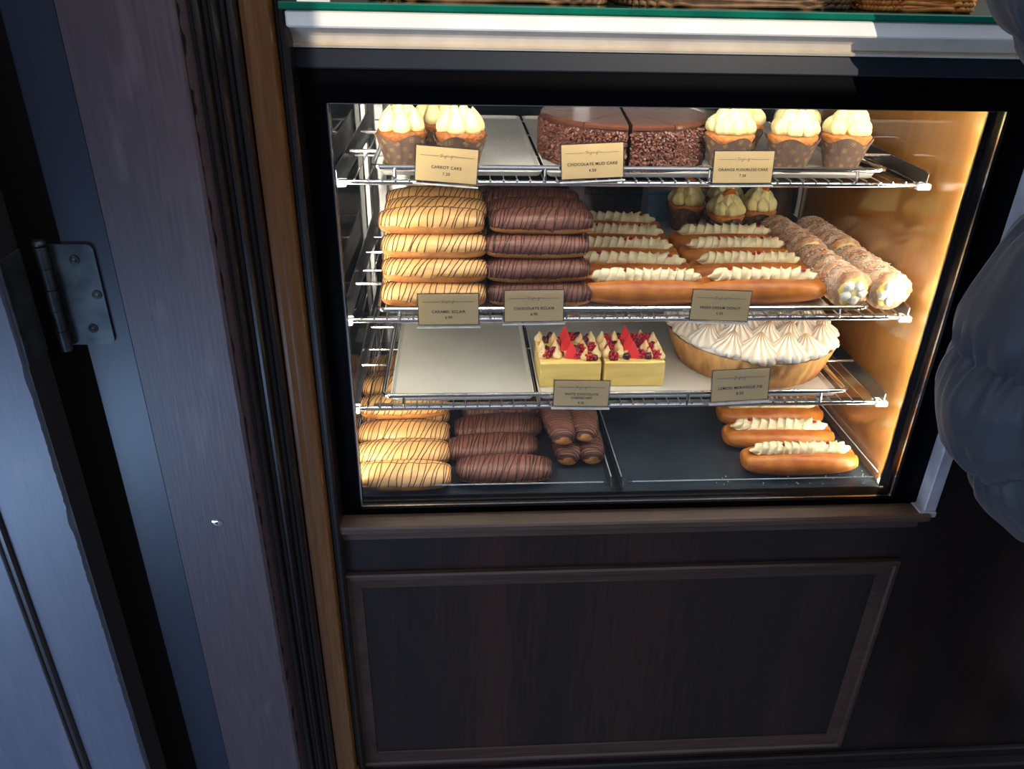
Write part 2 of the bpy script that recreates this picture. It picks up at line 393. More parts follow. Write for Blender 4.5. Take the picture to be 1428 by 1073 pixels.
def dleaf(u, v):
    z = .012+u*2.25
    prof = [(-.3425, -.152), (-.3425, -.1955), (-.3445, -.2), (-.46, -.2)]
    i = int(round(v*3)); x, y = prof[i]
    if i in (1, 2):
        c = (max(0, noise.noise(Vector((5, 7, z*24))))*.003+.0012*noise.noise(Vector((2, 7, z*120)))+.0006)
        x -= c*(1.2 if i == 2 else .3); y += c*.4 if i == 1 else 0
    return (x, y, z)
mb.grid(440, 4, dleaf)
o = mb.build('door_stile', ['door_paint'], t, auto=30)
mb = MB(); mb.box(-1.25, -.46, -.1995, -.155, .012, 2.26); mb.build('door_panel', 'door_paint', t)
mb = MB(); mb.box(-.46, -.3405, -.196, -.150, .012, 2.26); mb.build('bare_edge', 'dark_edge', t)
mb = MB(); mb.tube([(-.4335, -.200, .012), (-.4335, -.200, 2.2)], .006, 10); mb.tube([(-.4435, -.1995, .012), (-.4435, -.1995, 2.2)], .0035, 8); mb.build('panel_bead', 'brown_moulding', t)
# hinge: barrel, two leaves, screws
h = empty('hinge', (0, 0, 0)); h.parent = t
mb = MB()
for k in range(5):
    z0 = 1.078+k*.0265; mb.tube([(-.318, -.147, z0), (-.318, -.147, z0+.0257)], .0068 if k % 2 == 0 else .0062, 16)
mb.lathe([(.0035, 0), (.0072, .0005), (.0078, .003), (.006, .006), (.002, .0072)], 16, c=(-.318, -.147, 1.211)); mb.build('barrel', 'hinge_metal', h)
mb = MB()
def leafshape(mb, x0, x1, y, z0, z1, side):
    c = .008; pts = [(x0, z0), (x1-c, z0)]+[(x1-c+c*sin(a), z0+c-c*cos(a)) for a in (.4, .8, 1.2, 1.57)]+[(x1-c+c*cos(a), z1-c+c*sin(a)) for a in (0, .4, .8, 1.2, 1.57)]+[(x0, z1)]
    n = len(pts); v = [(x, y, z) for x, z in pts]+[(x, y-.0028, z) for x, z in pts]
    f = [tuple(range(n)), tuple(range(n, 2*n))[::-1]]+[(i, (i+1) % n, (i+1) % n+n, i+n) for i in range(n)]
    mb.add(v, f)
leafshape(mb, -.318, -.264, -.133, 1.080, 1.209, 1); mb.build('hinge_leaf', 'hinge_metal', h, auto=25)
mb = MB(); mb.box(-.3405, -.3385, -.197, -.150, 1.080, 1.209, b=.0008); mb.build('hinge_leaf', 'hinge_metal', h)
for (x, z) in ((-.288, 1.190), (-.272, 1.146), (-.286, 1.102)):
    mb = MB(); mb.lathe([(.0058, 0), (.0056, .0012), (.0035, .0020), (.0016, .0010)], 16).xf(Matrix.Translation((x, -.1358, z)) @ Matrix.Rotation(pi/2, 4, 'X')); mb.build('screw_head', 'hinge_metal', h)
mb = MB(); mb.lathe([(.0074, 0), (.0074, .0008), (.0056, .0017), (.0026, .0020), (.0022, .0004)], 20).xf(Matrix.Translation((-.1813, -.1398, .803)) @ Matrix.Rotation(pi/2, 4, 'X'))
t = mb.build('screw', 'chrome'); tag(t, 'silver cross-head screw in the purple-grey pilaster', 'screw')
mb = MB(); mb.box(-.0016, .0016, -.1423, -.1416, -.0004, .0004)
mb2 = MB(); mb2.box(-.0024, .0024, -.0001, .0003, -.0006, .0006); mb2.box(-.0006, .0006, -.0001, .0003, -.0024, .0024)
o = mb2.xf(Matrix.Translation((-.1813, -.1423, .803))).build('cross_slot', 'ink', t)

# ------------------------------------------------------------------ case interior
CZ0 = .712
mb = MB(); mb.box(-.032, .906, .030, .76, .70, CZ0); S('floor_case', mb, 'deck_black', 'glossy black deck at the bottom of the case')
mb = MB(); mb.box(-.045, -.030, .030, .76, CZ0, 1.44); S('wall_case_left', mb, 'side_steel', 'mirror-like steel side wall at the left inside the case')
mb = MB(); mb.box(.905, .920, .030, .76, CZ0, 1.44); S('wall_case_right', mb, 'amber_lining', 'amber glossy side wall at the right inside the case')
mb = MB(); mb.box(-.045, .92, .76, .775, .70, 1.44)
bw = S('wall_case_back', mb, 'back_wall', 'dark glossy sliding back of the case')
mb = MB(); mb.box(-.03, .905, .745, .76, CZ0, .75); mb.box(.42, .455, .742, .76, .75, 1.44); mb.box(-.03, -.0, .745, .76, .75, 1.44); mb.box(.875, .905, .745, .76, .75, 1.44)
mb.build('sliding_frame', 'steel', bw)
mb = MB(); mb.box(-.032, .906, .030, .76, 1.425, 1.4395); S('ceiling_case', mb, 'steel', 'steel ceiling inside the case')
# slotted standards
for sx, x in ((1, -.0295), (-1, .9045)):
    t = empty('slotted_standard', (x, .60, CZ0), label='%s slotted steel upright holding the shelf brackets' % ('left' if sx > 0 else 'right'), cat='shelf support', group='shelf uprights')
    mb = MB(); mb.box(0, .010*sx, -.012, .012, 0, .71, b=.001); mb.build('upright', 'steel', t)
    mb = MB()
    for k in range(27): mb.box(.0100*sx, .0107*sx, -.003, .003, .02+k*.026, .034+k*.026)
    mb.build('slots', 'white_plastic' if sx > 0 else 'deck_black', t)
# LED bars
def led(x0, x1, y0, y1, z0, z1, m, label, vertical=True):
    """LED strip in an aluminium channel that is open towards the goods (+y)"""
    t = empty('led_bar', (0, 0, 0), label=label, cat='light', group='LED bars of the case')
    mb = MB(); mb.box(x0, x1, y0, y0+.0015, z0, z1)
    if vertical: mb.box(x0, x0+.001, y0, y1, z0, z1); mb.box(x1-.001, x1, y0, y1, z0, z1)
    else: mb.box(x0, x1, y0, y1, z1-.0015, z1)
    mb.build('channel', 'steel', t, smooth=False)
    mb = MB(); e_ = .0012; mb.box(x0+e_, x1-e_, y0+.0017, y1-.0006, z0+.0002, z1-(.0002 if vertical else .002)); mb.build('diffuser', m, t, smooth=False)
    return t
led(-.0295, -.0175, .030, .035, .7205, 1.350, 'led', 'vertical LED bar inside the left edge of the window')
led(.8935, .9048, .030, .035, .7205, 1.350, 'led', 'vertical LED bar inside the right edge of the window')
led(-.02, .890, .034, .050, 1.400, 1.4248, 'led_top', 'horizontal LED bar above the top shelf behind the header', False)

# wire shelves
def shelf(zr, yr, zg, label):
    t = empty('wire_shelf', (0, 0, 0), label=label, cat='shelf', group='chrome wire shelves of the case')
    mb = MB(); mb.tube([(-.012, yr, zr), (.884, yr, zr)], .0042, 12); mb.build('front_rail', 'chrome', t)
    # guard wire, bent back at both ends
    rc = .012; gx0, gx1 = .040, .822
    pts = [(gx0-.002, .50, zg)]+[(gx0-.002, yr+.10, zg)]
    for k in range(6):
        a = k/5*pi/2; pts.append((gx0-.002+rc-rc*cos(a), yr+rc-rc*sin(a), zg))
    for k in range(6):
        a = k/5*pi/2; pts.append((gx1-rc+rc*sin(a), yr+rc-rc*cos(a), zg))
    pts += [(gx1, yr+.10, zg), (gx1, .50, zg)]
    mb = MB(); mb.tube(pts, .0037, 10); mb.build('guard_wire', 'chrome', t)
    for x in (.072, .295, .545, .775):
        mb = MB(); mb.tube([(x, yr-.001, zr), (x-.001, yr-.0052, (zr+zg)/2), (x, yr-.001, zg)], .0024, 8); mb.build('guard_post', 'chrome', t)
    for y in (yr+.115, yr+.28):
        for s0, s1 in ((-.008, gx0), (gx1, .884)):
            mb = MB(); mb.tube([(s0, y, zg), (s1, y, zg)], .0026, 8); mb.build('side_stub', 'chrome', t)
    # wires running back, their welded ends in front
    mb = MB(); n = 44
    for k in range(n):
        x = .012+k*.862/(n-1)
        mb.tube([(x, yr-.0042, zr+.0052), (x, yr+.006, zr+.0058), (x, .665, zr+.0058)], .0013, 6); mb.ball((x, yr-.0042, zr+.0052), .0021, 6)
    for y in (.30, .50, .66): mb.tube([(-.008, y, zr+.0030), (.884, y, zr+.0030)], .0018, 6)
    mb.build('wire_grid', 'chrome', t)
    for s, x in ((1, -.0155), (-1, .887)):
        mb = MB(); pr = [(yr-.004, zr-.006), (yr-.004, zr+.018), (yr+.006, zr+.021), (.59, zr+.033), (.59, zr-.020)]
        n = 5; v = [(x, y, z) for y, z in pr]+[(x+.0016, y, z) for y, z in pr]
        mb.add(v, [tuple(range(5))[::-1], tuple(range(5, 10))]+[(i, (i+1) % 5, (i+1) % 5+5, i+5) for i in range(5)])
        mb.box(x, x-s*.010 if s < 0 else x+.010, yr, .59, zr-.0035, zr-.0019)
        br = mb.build('side_bracket', 'steel', t, smooth=False)
        mb = MB(); xa = (x-.006 if s > 0 else x-.013); mb.box(xa, xa+.021, yr-.008, yr+.012, zr-.006, zr+.0035, b=.0015); mb.build('end_cap', 'white_plastic', br)
    return t
def shelf_fill_led(zr, yr, label, m='led_shelf_fill'):  # added unseen bar, only there to brighten the goods below
    t = empty('led_bar', (0, 0, 0), label=label, cat='light', group='LED bars of the case')
    mb = MB(); mb.box(.02, .86, yr+.006, yr+.016, zr-.0012, zr+.0008); mb.box(.02, .86, yr+.006, yr+.0072, zr-.0040, zr+.0008); mb.build('channel', 'steel', t, smooth=False)
    mb = MB(); mb.box(.0205, .8595, yr+.0076, yr+.0156, zr-.0034, zr-.0014); mb.build('diffuser', m, t, smooth=False)
Z1, Y1, Z2, Y2, Z3, Y3 = 1.2215, .125, 1.0185, .08, .8610, .08
shelf(Z1, Y1, 1.2445, 'chrome wire shelf at the top of the case with the cupcakes and chocolate cake')
shelf(Z2, Y2, 1.0360, 'chrome wire shelf in the middle with eclair stacks and cream donuts')
shelf(Z3, Y3, .8840, 'chrome wire shelf third from the top with cheesecake slices and meringue pie')
def tray(x0, x1, y0, y1, z, label, m='tray_metal', rim=.006, h=.007, group='sheet trays on the shelves', name='baking_tray'):
    """flat sheet with rolled raised rim and rounded corners; top surface at z+.0015"""
    mb = MB(); rc = .012
    def rr(d, zz):
        pts = []
        for cx, cy, a0 in ((x1-rc, y1-rc, 0), (x0+rc, y1-rc, pi/2), (x0+rc, y0+rc, pi), (x1-rc, y0+rc, 3*pi/2)):
            for k in range(5):
                a = a0+k/4*pi/2; pts.append((cx+(rc-d)*cos(a), cy+(rc-d)*sin(a), zz))
        return pts
    rings = [rr(.004, z), rr(.001, z+h*.6), rr(-.0005, z+h), rr(.0015, z+h+.0004), rr(.003, z+h*.6), rr(.006, z+.0015)]
    n = 20; v = [p for r in rings for p in r]; f = []
    for i in range(len(rings)-1):
        for j in range(n): a = i*n+j; b_ = i*n+(j+1) % n; f.append((a, b_, b_+n, a+n))
    f.append(tuple(range(n))[::-1]); f.append(tuple(range((len(rings)-1)*n, len(rings)*n)))
    mb.add(v, f); o = mb.build(name, m, auto=40); tag(o, label, 'tray', group); return o
shelf_fill_led(Z1, Y1, 'added unseen fill LED bar under the front rail of the top shelf', 'led_shelf_fill_dim')
shelf_fill_led(Z2, Y2, 'added unseen fill LED bar under the front rail of the middle shelf')
shelf_fill_led(Z3, Y3, 'added unseen fill LED bar under the front rail of the third shelf')
zt1, zt2, zt3 = Z1+.0072, Z2+.0072, Z3+.0072
tray(.048, .292, Y1+.012, .66, zt1, 'silver tray under the carrot cupcakes on the top shelf')
tray(.298, .565, Y1+.008, .66, zt1, 'silver tray under the chocolate cake')
tray(.571, .812, Y1+.010, .66, zt1, 'silver tray under the orange cupcakes on the top shelf')
tray(.048, .345, Y2+.008, .60, zt2, 'silver tray under the eclair stacks on the middle shelf')
tray(.352, .760, Y2+.008, .62, zt2, 'silver tray under the cream donuts on the middle shelf')
tray(.048, .288, Y3+.008, .42, zt3, 'empty silver tray at the left of the third shelf')
tray(.296, .812, Y3+.008, .50, zt3, 'silver tray under the cheesecake slices and the meringue pie')
# clear trays on the deck
def clear_tray(x0, x1, y0, y1, label):
    t = empty('clear_tray', (0, 0, CZ0), label=label, cat='tray', group='clear trays on the deck')
    mb = MB(); mb.box(x0, x1, y0, y1, .0, .003, b=.001); mb.build('tray_base', 'tray_black', t)
    mb = MB(); w = .0025; c = .016
    def wall(ax, ay, bx, by):
        d = Vector((bx-ax, by-ay, 0)).normalized(); n = Vector((-d.y, d.x, 0))*w; pts = []
        L_ = math.hypot(bx-ax, by-ay)
        for k in range(5): a = k/4*pi/2; pts.append((c-c*cos(a)*1.0, .0235-c+c*sin(a)))
        prof = [(0, .003)]+pts+[(L_-q[0], q[1]) for q in pts[::-1]]+[(L_, .003)]
        k = len(prof); A = Vector((ax, ay, 0)); v = [A+d*s_+Vector((0, 0, z_)) for s_, z_ in prof]+[A+d*s_+n+Vector((0, 0, z_)) for s_, z_ in prof]
        mb.add(v, [tuple(range(k)), tuple(range(k, 2*k))[::-1]]+[(i, (i+1) % k, (i+1) % k+k, i+k) for i in range(k)])
    wall(x0, y0, x1, y0); wall(x1, y0, x1, y1); wall(x1, y1, x0, y1); wall(x0, y1, x0, y0)
    mb.build('clear_rim', 'clear_acrylic', t, smooth=False)
    mb = MB(); mb.tube([(x0+c, y0, .0238), (x1-c, y0, .0238)], .0011, 6); mb.tube([(x0, y0+c, .0238), (x0, y1-c, .0238)], .0011, 6); mb.tube([(x1, y0+c, .0238), (x1, y1-c, .0238)], .0011, 6)
    mb.build('polished_edge', 'clear_rim_edge', t)
simple('clear_rim_edge', (.42, .50, .56), rough=.15, coat=.6)
clear_tray(-.028, .422, .036, .66, 'clear-rimmed tray with the eclairs on the deck, at left')
clear_tray(.440, .897, .036, .66, 'clear-rimmed tray with three cream donuts on the deck, at right')

# ------------------------------------------------------------------ pastries
def eclair(kind, seed, W=.0315):
    rd = random.Random(seed); L_, H = .166, .0195; zc = .0188
    def surf(s, a, off=0):
        r = max(0, cos(s))**.38; ca, sa = cos(a), sin(a); n = 2.5
        q = (abs(ca)**n+abs(sa)**n)**(-1/n)
        lump = 1+.05*noise.noise(Vector((sin(s)*3.2+seed*5, ca*1.2, sa*1.2)))
        return Vector((L_/2*sin(s)*(1+off*4), (W*q*ca*lump+off*ca)*r, zc+(H*q*sa*lump+off*sa)*r+.0015*noise.noise(Vector((sin(s)*2+seed, 3, 1)))*0))
    t = empty('eclair_'+kind if 0 else ('caramel_eclair' if kind == 'caramel' else 'chocolate_eclair'), cat='eclair')
    mb = MB(); mb.grid(26, 22, lambda u, v: surf(-pi/2+pi*u, 2*pi*v, -.0008), cv=True); mb.build('choux_shell', 'choux', t, auto=None)
    lo = rad(-4 if kind == 'caramel' else -16)
    def edge(s, side):
        return .16*noise.noise(Vector((s*3.1, seed+side*7, 2)))+.10*noise.noise(Vector((s*9, seed+side*3, 5)))
    def ang(s, v):
        a0 = lo+edge(s, 0)+.25*abs(sin(s))**6; a1 = pi-lo+edge(s, 1); return a0+(a1-a0)*v
    def ic(u, v):
        s = -1.50+3.0*u; a = ang(s, v); k = min(1, min(v, 1-v)*11)*min(1, min(u, 1-u)*14)
        return surf(s, a, -.0016+.0040*k**.5)
    mb = MB(); mb.grid(30, 24, ic); mb.build('icing', 'caramel_icing' if kind == 'caramel' else 'choc_icing', t, auto=None)
    mb = MB(); n = 23 if kind == 'caramel' else 31; slant = rd.uniform(.25, .5)*rd.choice((1, 1, 1)); M_ = 'drizzle_brown' if kind == 'caramel' else 'drizzle_dark'
    for k in range(n):
        x0 = -1.45+2.9*(k+.5)/n+rd.uniform(-.03, .03); sl = slant+rd.uniform(-.1, .1); pts = []
        for i in range(11):
            v = .03+.94*i/10; s = x0+sl*(.5-v)+.02*sin(v*9+k)
            s = max(-1.42, min(1.42, s)); pts.append(surf(s, ang(s, v), .0026))
        mb.tube(pts, .0009 if kind == 'caramel' else .0011, 4, caps=False)
    for k in range(2 if kind == 'caramel' else 1):
        v0 = .22+.2*k; pts = []
        for i in range(22):
            s = -1.25+2.5*i/21; pts.append(surf(s, ang(s, v0+.03*sin(s*4+k)), .0026))
        mb.tube(pts, .0007, 4, caps=False)
    mb.build('drizzle', M_, t, auto=None)
    return t
CE = [eclair('caramel', k) for k in (1, 2, 3)]
KE = [eclair('chocolate', k) for k in (11, 12, 13)]
KN = [eclair('chocolate', k, .0255) for k in (31, 32)]
def cream_rope(mb, L_, r, pitch, y=0, z=0, seed=0, n=150, lift=0):
    """piped shell-like rope along x"""
    def g(u, v):
        x = -L_/2+L_*u; a = 2*pi*v
        env = min(1, (u*9))**.6*min(1, ((1-u)*9))**.6
        k = .72+.42*abs(sin(pi*x/pitch+a*1.3+1.2*noise.noise(Vector((x*30, seed, 0)))))**.9+.16*noise.noise(Vector((x*75, cos(a)*2, seed+sin(a)*2)))
        return (x+.004*cos(a*2+x/pitch*6), y+r*env*k*cos(a), z+r*env*k*sin(a)*(1.05 if sin(a) > 0 else .6)+lift*u)
    mb.grid(n, 22, g, cv=True)
def donut(seed):
    rd = random.Random(seed); L_ = .208; t = empty('cream_donut', cat='donut')
    mb = MB()
    def g(u, v):
        s = -pi/2+pi*u; a = 2*pi*v; r = max(0, cos(s))**.42
        ca, sa = cos(a), sin(a)
        groove = .011*math.exp(-((a-pi/2)/.33)**2)
        return (L_/2*sin(s), .0385*ca*r*(1+.02*noise.noise(Vector((s*2, a, seed)))), .0225+(.0245*sa-groove)*r+.0022*noise.noise(Vector((sin(s)*2, seed, 1)))*0)
    mb.grid(36, 30, g, cv=True); mb.build('bun', 'bun', t, auto=None)
    mb = MB(); cream_rope(mb, .180, .0132, .0125+.003*rd.random(), y=.002, z=.0415, seed=seed); mb.build('piped_cream', 'whipped_cream', t, auto=None)
    for k in range(2):
        x = rd.uniform(-.07, .07); mb = MB(); mb.ball((x, rd.uniform(-.006, .004), .0540), .0032, 8, jit=.4, sq=(1.3, 1, .8)); mb.build('berry_piece', 'red_jam', t)
    return t
DN = [donut(k) for k in (1, 2, 3)]

def wrapper_part(t):
    mb = MB(); P_ = [(.0245, .0), (.0255, .001), (.0325, .026), (.0405, .049), (.0395, .0485), (.0315, .026), (.0245, .003)]
    def fn(r, z, a, i):
        k = (z/.049)**2; r2 = r*(1+.05*k*sin(4*a+.8))+.0006*k*sin(29*a)-.0014*max(0, sin(4*a+2.3))**12; return r2, z*(1+.11*k*sin(4*a+.8))
    mb.lathe(P_, 96, fn=fn); mb.build('paper_wrapper', 'wrapper', t, auto=50)
    mb = MB()
    for row, z in enumerate((.010, .0215, .033, .0435)):
        for q0 in range(11):
            a = (q0+.5*(row % 2))*2*pi/11
            def on(a_, z_):
                r = .0255+(.0325-.0255)*(z_-.001)/.025 if z_ < .026 else .0325+.008*(z_-.026)/.023
                r2, z2 = fn(r+.0004, z_, a_, 0); return Vector((r2*cos(a_), r2*sin(a_), z2))
            for q in range(4):
                w = q*pi/2+.5+q0; da, dz = .0021*cos(w)/.033, .0021*sin(w)
                mb.tube([on(a+da+.0015*cos(j*pi/4)/.033, z+dz+.0015*sin(j*pi/4)) for j in range(8)], .00026, 3, closed=True)
    mb.build('gold_emblem', 'gold_print', t, auto=None)
def dollop(mb, c, r, h, lean=(0, 0)):
    """fat teardrop of piped cream"""
    P_ = [(0.55, 0), (.85, .06), (1, .20), (1.0, .34), (.88, .50), (.66, .66), (.42, .80), (.20, .91), (.05, 1.0)]; n = 20; vs = []
    for k, z in P_:
        for j in range(n): a = 2*pi*j/n; vs.append((c[0]+r*k*cos(a)+lean[0]*z*z*h, c[1]+r*k*sin(a)+lean[1]*z*z*h, c[2]+z*h))
    m_ = len(P_); mb.add(vs, [(i*n+j, i*n+(j+1) % n, (i+1)*n+(j+1) % n, (i+1)*n+j) for i in range(m_-1) for j in range(n)]+[tuple(range(n))[::-1], tuple(range((m_-1)*n, m_*n))])
def kiss(mb, c, r, h, ridges=0, twist=0, n=None, att=None, seed=0, depth=.2, tip=1.0, lean=(0, 0)):
    n = n or (ridges*4 if ridges else 16); P = 12; prof = []
    for i in range(P):
        u = i/(P-1); rr = r*((1-u)**.75*(1+.55*sin(pi*min(1, u*1.6))*.6)) if u > .0 else r*.85
        prof.append((max(rr, r*.015), h*(u**tip)))
    def fn(rr, z, a, i):
        u = i/(P-1)
        if ridges: rr = rr*(1-depth+depth*2*abs(cos(ridges*a/2+twist*u+seed))**.7*1.0)
        return rr, z
    vs = []; at = []
    for i, (rr, z) in enumerate(prof):
        u = i/(P-1)
        for j in range(n):
            a = 2*pi*j/n; r2, z2 = fn(rr, z, a, i)
            vs.append((c[0]+r2*cos(a)+lean[0]*u*u*h, c[1]+r2*sin(a)+lean[1]*u*u*h, c[2]+z2)); at.append(att(u, a) if att else 0.0)
    fs = []
    for i in range(P-1):
        for j in range(n): a = i*n+j; b_ = i*n+(j+1) % n; fs.append((a, b_, b_+n, a+n))
    fs.append(tuple(range(n))[::-1]); fs.append(tuple(range((P-1)*n, P*n)))
    mb.add(vs, fs, 0, at)
def blob(mb, c, r, h, ridges, ph, twist):
    P_ = [(0.6, 0), (.92, .12), (1, .30), (.97, .48), (.82, .66), (.58, .82), (.30, .94), (.04, 1.0)]; n = 36; vs = []
    for i, (k, z) in enumerate(P_):
        for j in range(n):
            a = 2*pi*j/n; q = k*r*(.86+.24*abs(cos(ridges*a/2+ph+twist*z))**.8); vs.append((c[0]+q*cos(a), c[1]+q*sin(a), c[2]+z*h))
    m_ = len(P_); mb.add(vs, [(i*n+j, i*n+(j+1) % n, (i+1)*n+(j+1) % n, (i+1)*n+j) for i in range(m_-1) for j in range(n)]+[tuple(range(n))[::-1], tuple(range((m_-1)*n, m_*n))])
def carrot(seed):
    t = empty('carrot_cupcake', cat='cupcake'); wrapper_part(t)
    mb = MB(); mb.lathe([(.028, .030), (.0360, .044), (.0385, .0520), (.036, .0570), (.022, .059), (.003, .060)], 60, fn=lambda r, z, a, i: (r*(1+.03*noise.noise(Vector((cos(a)*3, sin(a)*3+i, seed)))), z+.0016*noise.noise(Vector((cos(a)*4, sin(a)*4+i, seed))))); mb.build('sponge', 'sponge', t, auto=None)
    for k in range(6):
        a = k*2*pi/6+.3+seed; r = .0240
        mb = MB(); dollop(mb, (r*cos(a), r*sin(a), .0540), .0142, .037, lean=(-cos(a)*.14, -sin(a)*.14)); mb.build('cream_dollop', 'butter_cream', t, auto=None)
    for k in range(3):
        a = k*2.1+seed; mb = MB(); dollop(mb, (.009*cos(a), .009*sin(a), .060), .0115, .042); mb.build('cream_dollop', 'butter_cream', t, auto=None)
    mb = MB(); mb.box(-.007, .007, -.007, .005, .0955, .1015, b=.002); mb.build('carrot_piece', 'orange_peel', t)
    return t
def orange_cup(seed):
    t = empty('orange_cupcake', cat='cupcake'); wrapper_part(t); rd = random.Random(seed)
    mb = MB(); mb.lathe([(.028, .030), (.0360, .044), (.0385, .0520), (.036, .0560), (.022, .058), (.003, .059)], 60, fn=lambda r, z, a, i: (r*(1+.03*noise.noise(Vector((cos(a)*3, sin(a)*3+i, seed)))), z+.0014*noise.noise(Vector((cos(a)*4, sin(a)*4+i, seed))))); mb.build('sponge', 'orange_sponge', t, auto=None)
    mb = MB()
    for (cnt, r, z, rr, hh, ln) in ((7, .0235, .0550, .0150, .028, .06), (5, .0145, .067, .0145, .028, .08), (2, .005, .078, .0125, .022, .1)):
        for k in range(cnt):
            a = k*2*pi/cnt+rd.uniform(-.25, .25)+seed
            blob(mb, (r*cos(a), r*sin(a), z), rr, hh, 6, rd.random()*6, 2.0)
    mb.build('piped_cream', 'butter_cream', t, auto=None)
    mb = MB(); mb.grid(8, 5, lambda u, v: ((u-.5)*.024, -.008+.010*(v-.5)+.003*sin(u*5), .094+.006*sin(u*pi)+.003*v), ); 
    mb.tube([(-.012, -.012, .094), (-.006, -.013, .100), (0, -.012, .102), (.007, -.010, .100), (.011, -.004, .095)], [.003, .0048, .0052, .0045, .0025], 8)
    mb.build('candied_orange', 'orange_peel', t, auto=None)
    return t
CC = [carrot(0), carrot(1.9)]; OC = [orange_cup(2), orange_cup(5)]

def wedge():
    """30 degree slice of the round chocolate cake, apex at origin, opening to -y"""
    t = empty('chocolate_cake_slice', cat='cake slice'); R, H = .136, .070; h = rad(14.65)
    def sector(mb, r, z0, z1, n=10, bev=.0):
        pts = [(0, -.0015)]+[(r*sin(-h+2*h*k/n), -r*cos(-h+2*h*k/n)) for k in range(n+1)]
        m_ = len(pts); v = [(x, y, z0) for x, y in pts]+[(x, y, z1-bev) for x, y in pts]+[(x*(1-bev/r*1.0), y*(1-bev/r), z1) for x, y in pts]
        f = [tuple(range(m_))[::-1], tuple(range(2*m_, 3*m_))]
        for q in (0, m_):
            f += [(i+q, (i+1) % m_+q, (i+1) % m_+q+m_, i+q+m_) for i in range(m_)]
        mb.add(v, f)
    mb = MB(); sector(mb, R-.003, 0, H-.004); mb.build('cake_body', 'cake_choc', t)
    mb = MB(); sector(mb, R-.001, H-.006, H+.001, 12, .003); mb.build('glaze', 'choc_glaze', t)
    rd = random.Random(3); mb = MB()
    for k in range(420):
        a = rd.uniform(-h, h)*.98; z = rd.uniform(.002, H-.010); L_ = rd.uniform(.003, .0085); w = rd.uniform(.0009, .0018)
        th = rd.uniform(-1.2, 1.2)+(pi/2 if rd.random() < .7 else 0); c = Vector((R*sin(a), -R*cos(a), z))*1; c.x *= .993; c.y *= .993
        n = Vector((sin(a), -cos(a), 0)); tx = Vector((cos(a), sin(a), 0)); d = tx*cos(th)+Vector((0, 0, 1))*sin(th)+n*rd.uniform(-.25, .35); s_ = n.cross(d).normalized()*w
        p0 = c-d*L_/2; p1 = c+d*L_/2; nn = n*rd.uniform(.0008, .0024)
        if min(p0.z, p1.z) < .001: continue
        mb.add([p0-s_, p0+s_, p1+s_, p1-s_, (p0+p1)/2-s_+nn*1.8, (p0+p1)/2+s_+nn*1.8], [(0, 1, 5, 4), (4, 5, 2, 3), (0, 3, 2, 1), (0, 4, 3), (1, 2, 5)])
    tag(mb.build('chocolate_flakes', 'choc_flake', t, smooth=False), kind='stuff')
    return t

def horn(seed):
    """almond dusted spiral roll, axis along y from 0 (front) to L"""
    t = empty('cream_horn', cat='pastry'); L_, R = .182, .0330; rd = random.Random(seed)
    def g(u, v):
        y = L_*u; a = 2*pi*v; ph = (y/.030*1.0+a/(2*pi)) % 1.0
        step = .0062*(1-ph)**.7; e_ = min(1, (1-u)*10)**.5
        n_ = .0022*noise.noise(Vector((cos(a)*5, y*140, sin(a)*5+seed)))+.0010*noise.noise(Vector((cos(a)*16, y*420, sin(a)*16+seed)))
        r = (R-.004+step+n_)*e_*(1-.10*u); return (r*cos(a), y, R+r*sin(a)*.95)
    mb = MB(); mb.grid(120, 56, g, cv=True, caps=True); mb.build('rolled_pastry', 'horn_crust', t, auto=None)
    mb = MB()
    for k in range(900):
        y = rd.uniform(.004, L_*.97); a = rd.uniform(-.3, pi+.3); p = Vector(g(y/L_, a/(2*pi))); d = Vector((rd.uniform(-1, 1), rd.uniform(-1, 1), rd.uniform(-.4, .4))).normalized(); n_ = Vector((cos(a), 0, sin(a))); d = (d-n_*d.dot(n_)*.7).normalized()
        s_ = d.cross(n_).normalized()*rd.uniform(.0004, .0009); l_ = rd.uniform(.0008, .0030); c = p+n_*.0005
        mb.add([c-d*l_-s_, c-d*l_+s_, c+d*l_+s_, c+d*l_-s_, c+n_*.0007], [(0, 1, 4), (1, 2, 4), (2, 3, 4), (3, 0, 4), (3, 2, 1, 0)])
    tag(mb.build('almond_sugar', 'sugar', t, smooth=False), kind='stuff')
    mb = MB(); mb.ball((0, .002, R), .0255, 20, sq=(1, .34, .95), jit=.35); mb.build('custard_filling', 'custard', t, auto=None)
    for k in range(5):
        a = k*1.3+seed; mb = MB(); mb.ball((.014*cos(a), -.005, R+.013*sin(a)), .0085, 12, jit=.5, sq=(1, .7, 1)); mb.build('cream_blob', 'white_cream', t, auto=None)
    return t
HN = [horn(1), horn(2)]

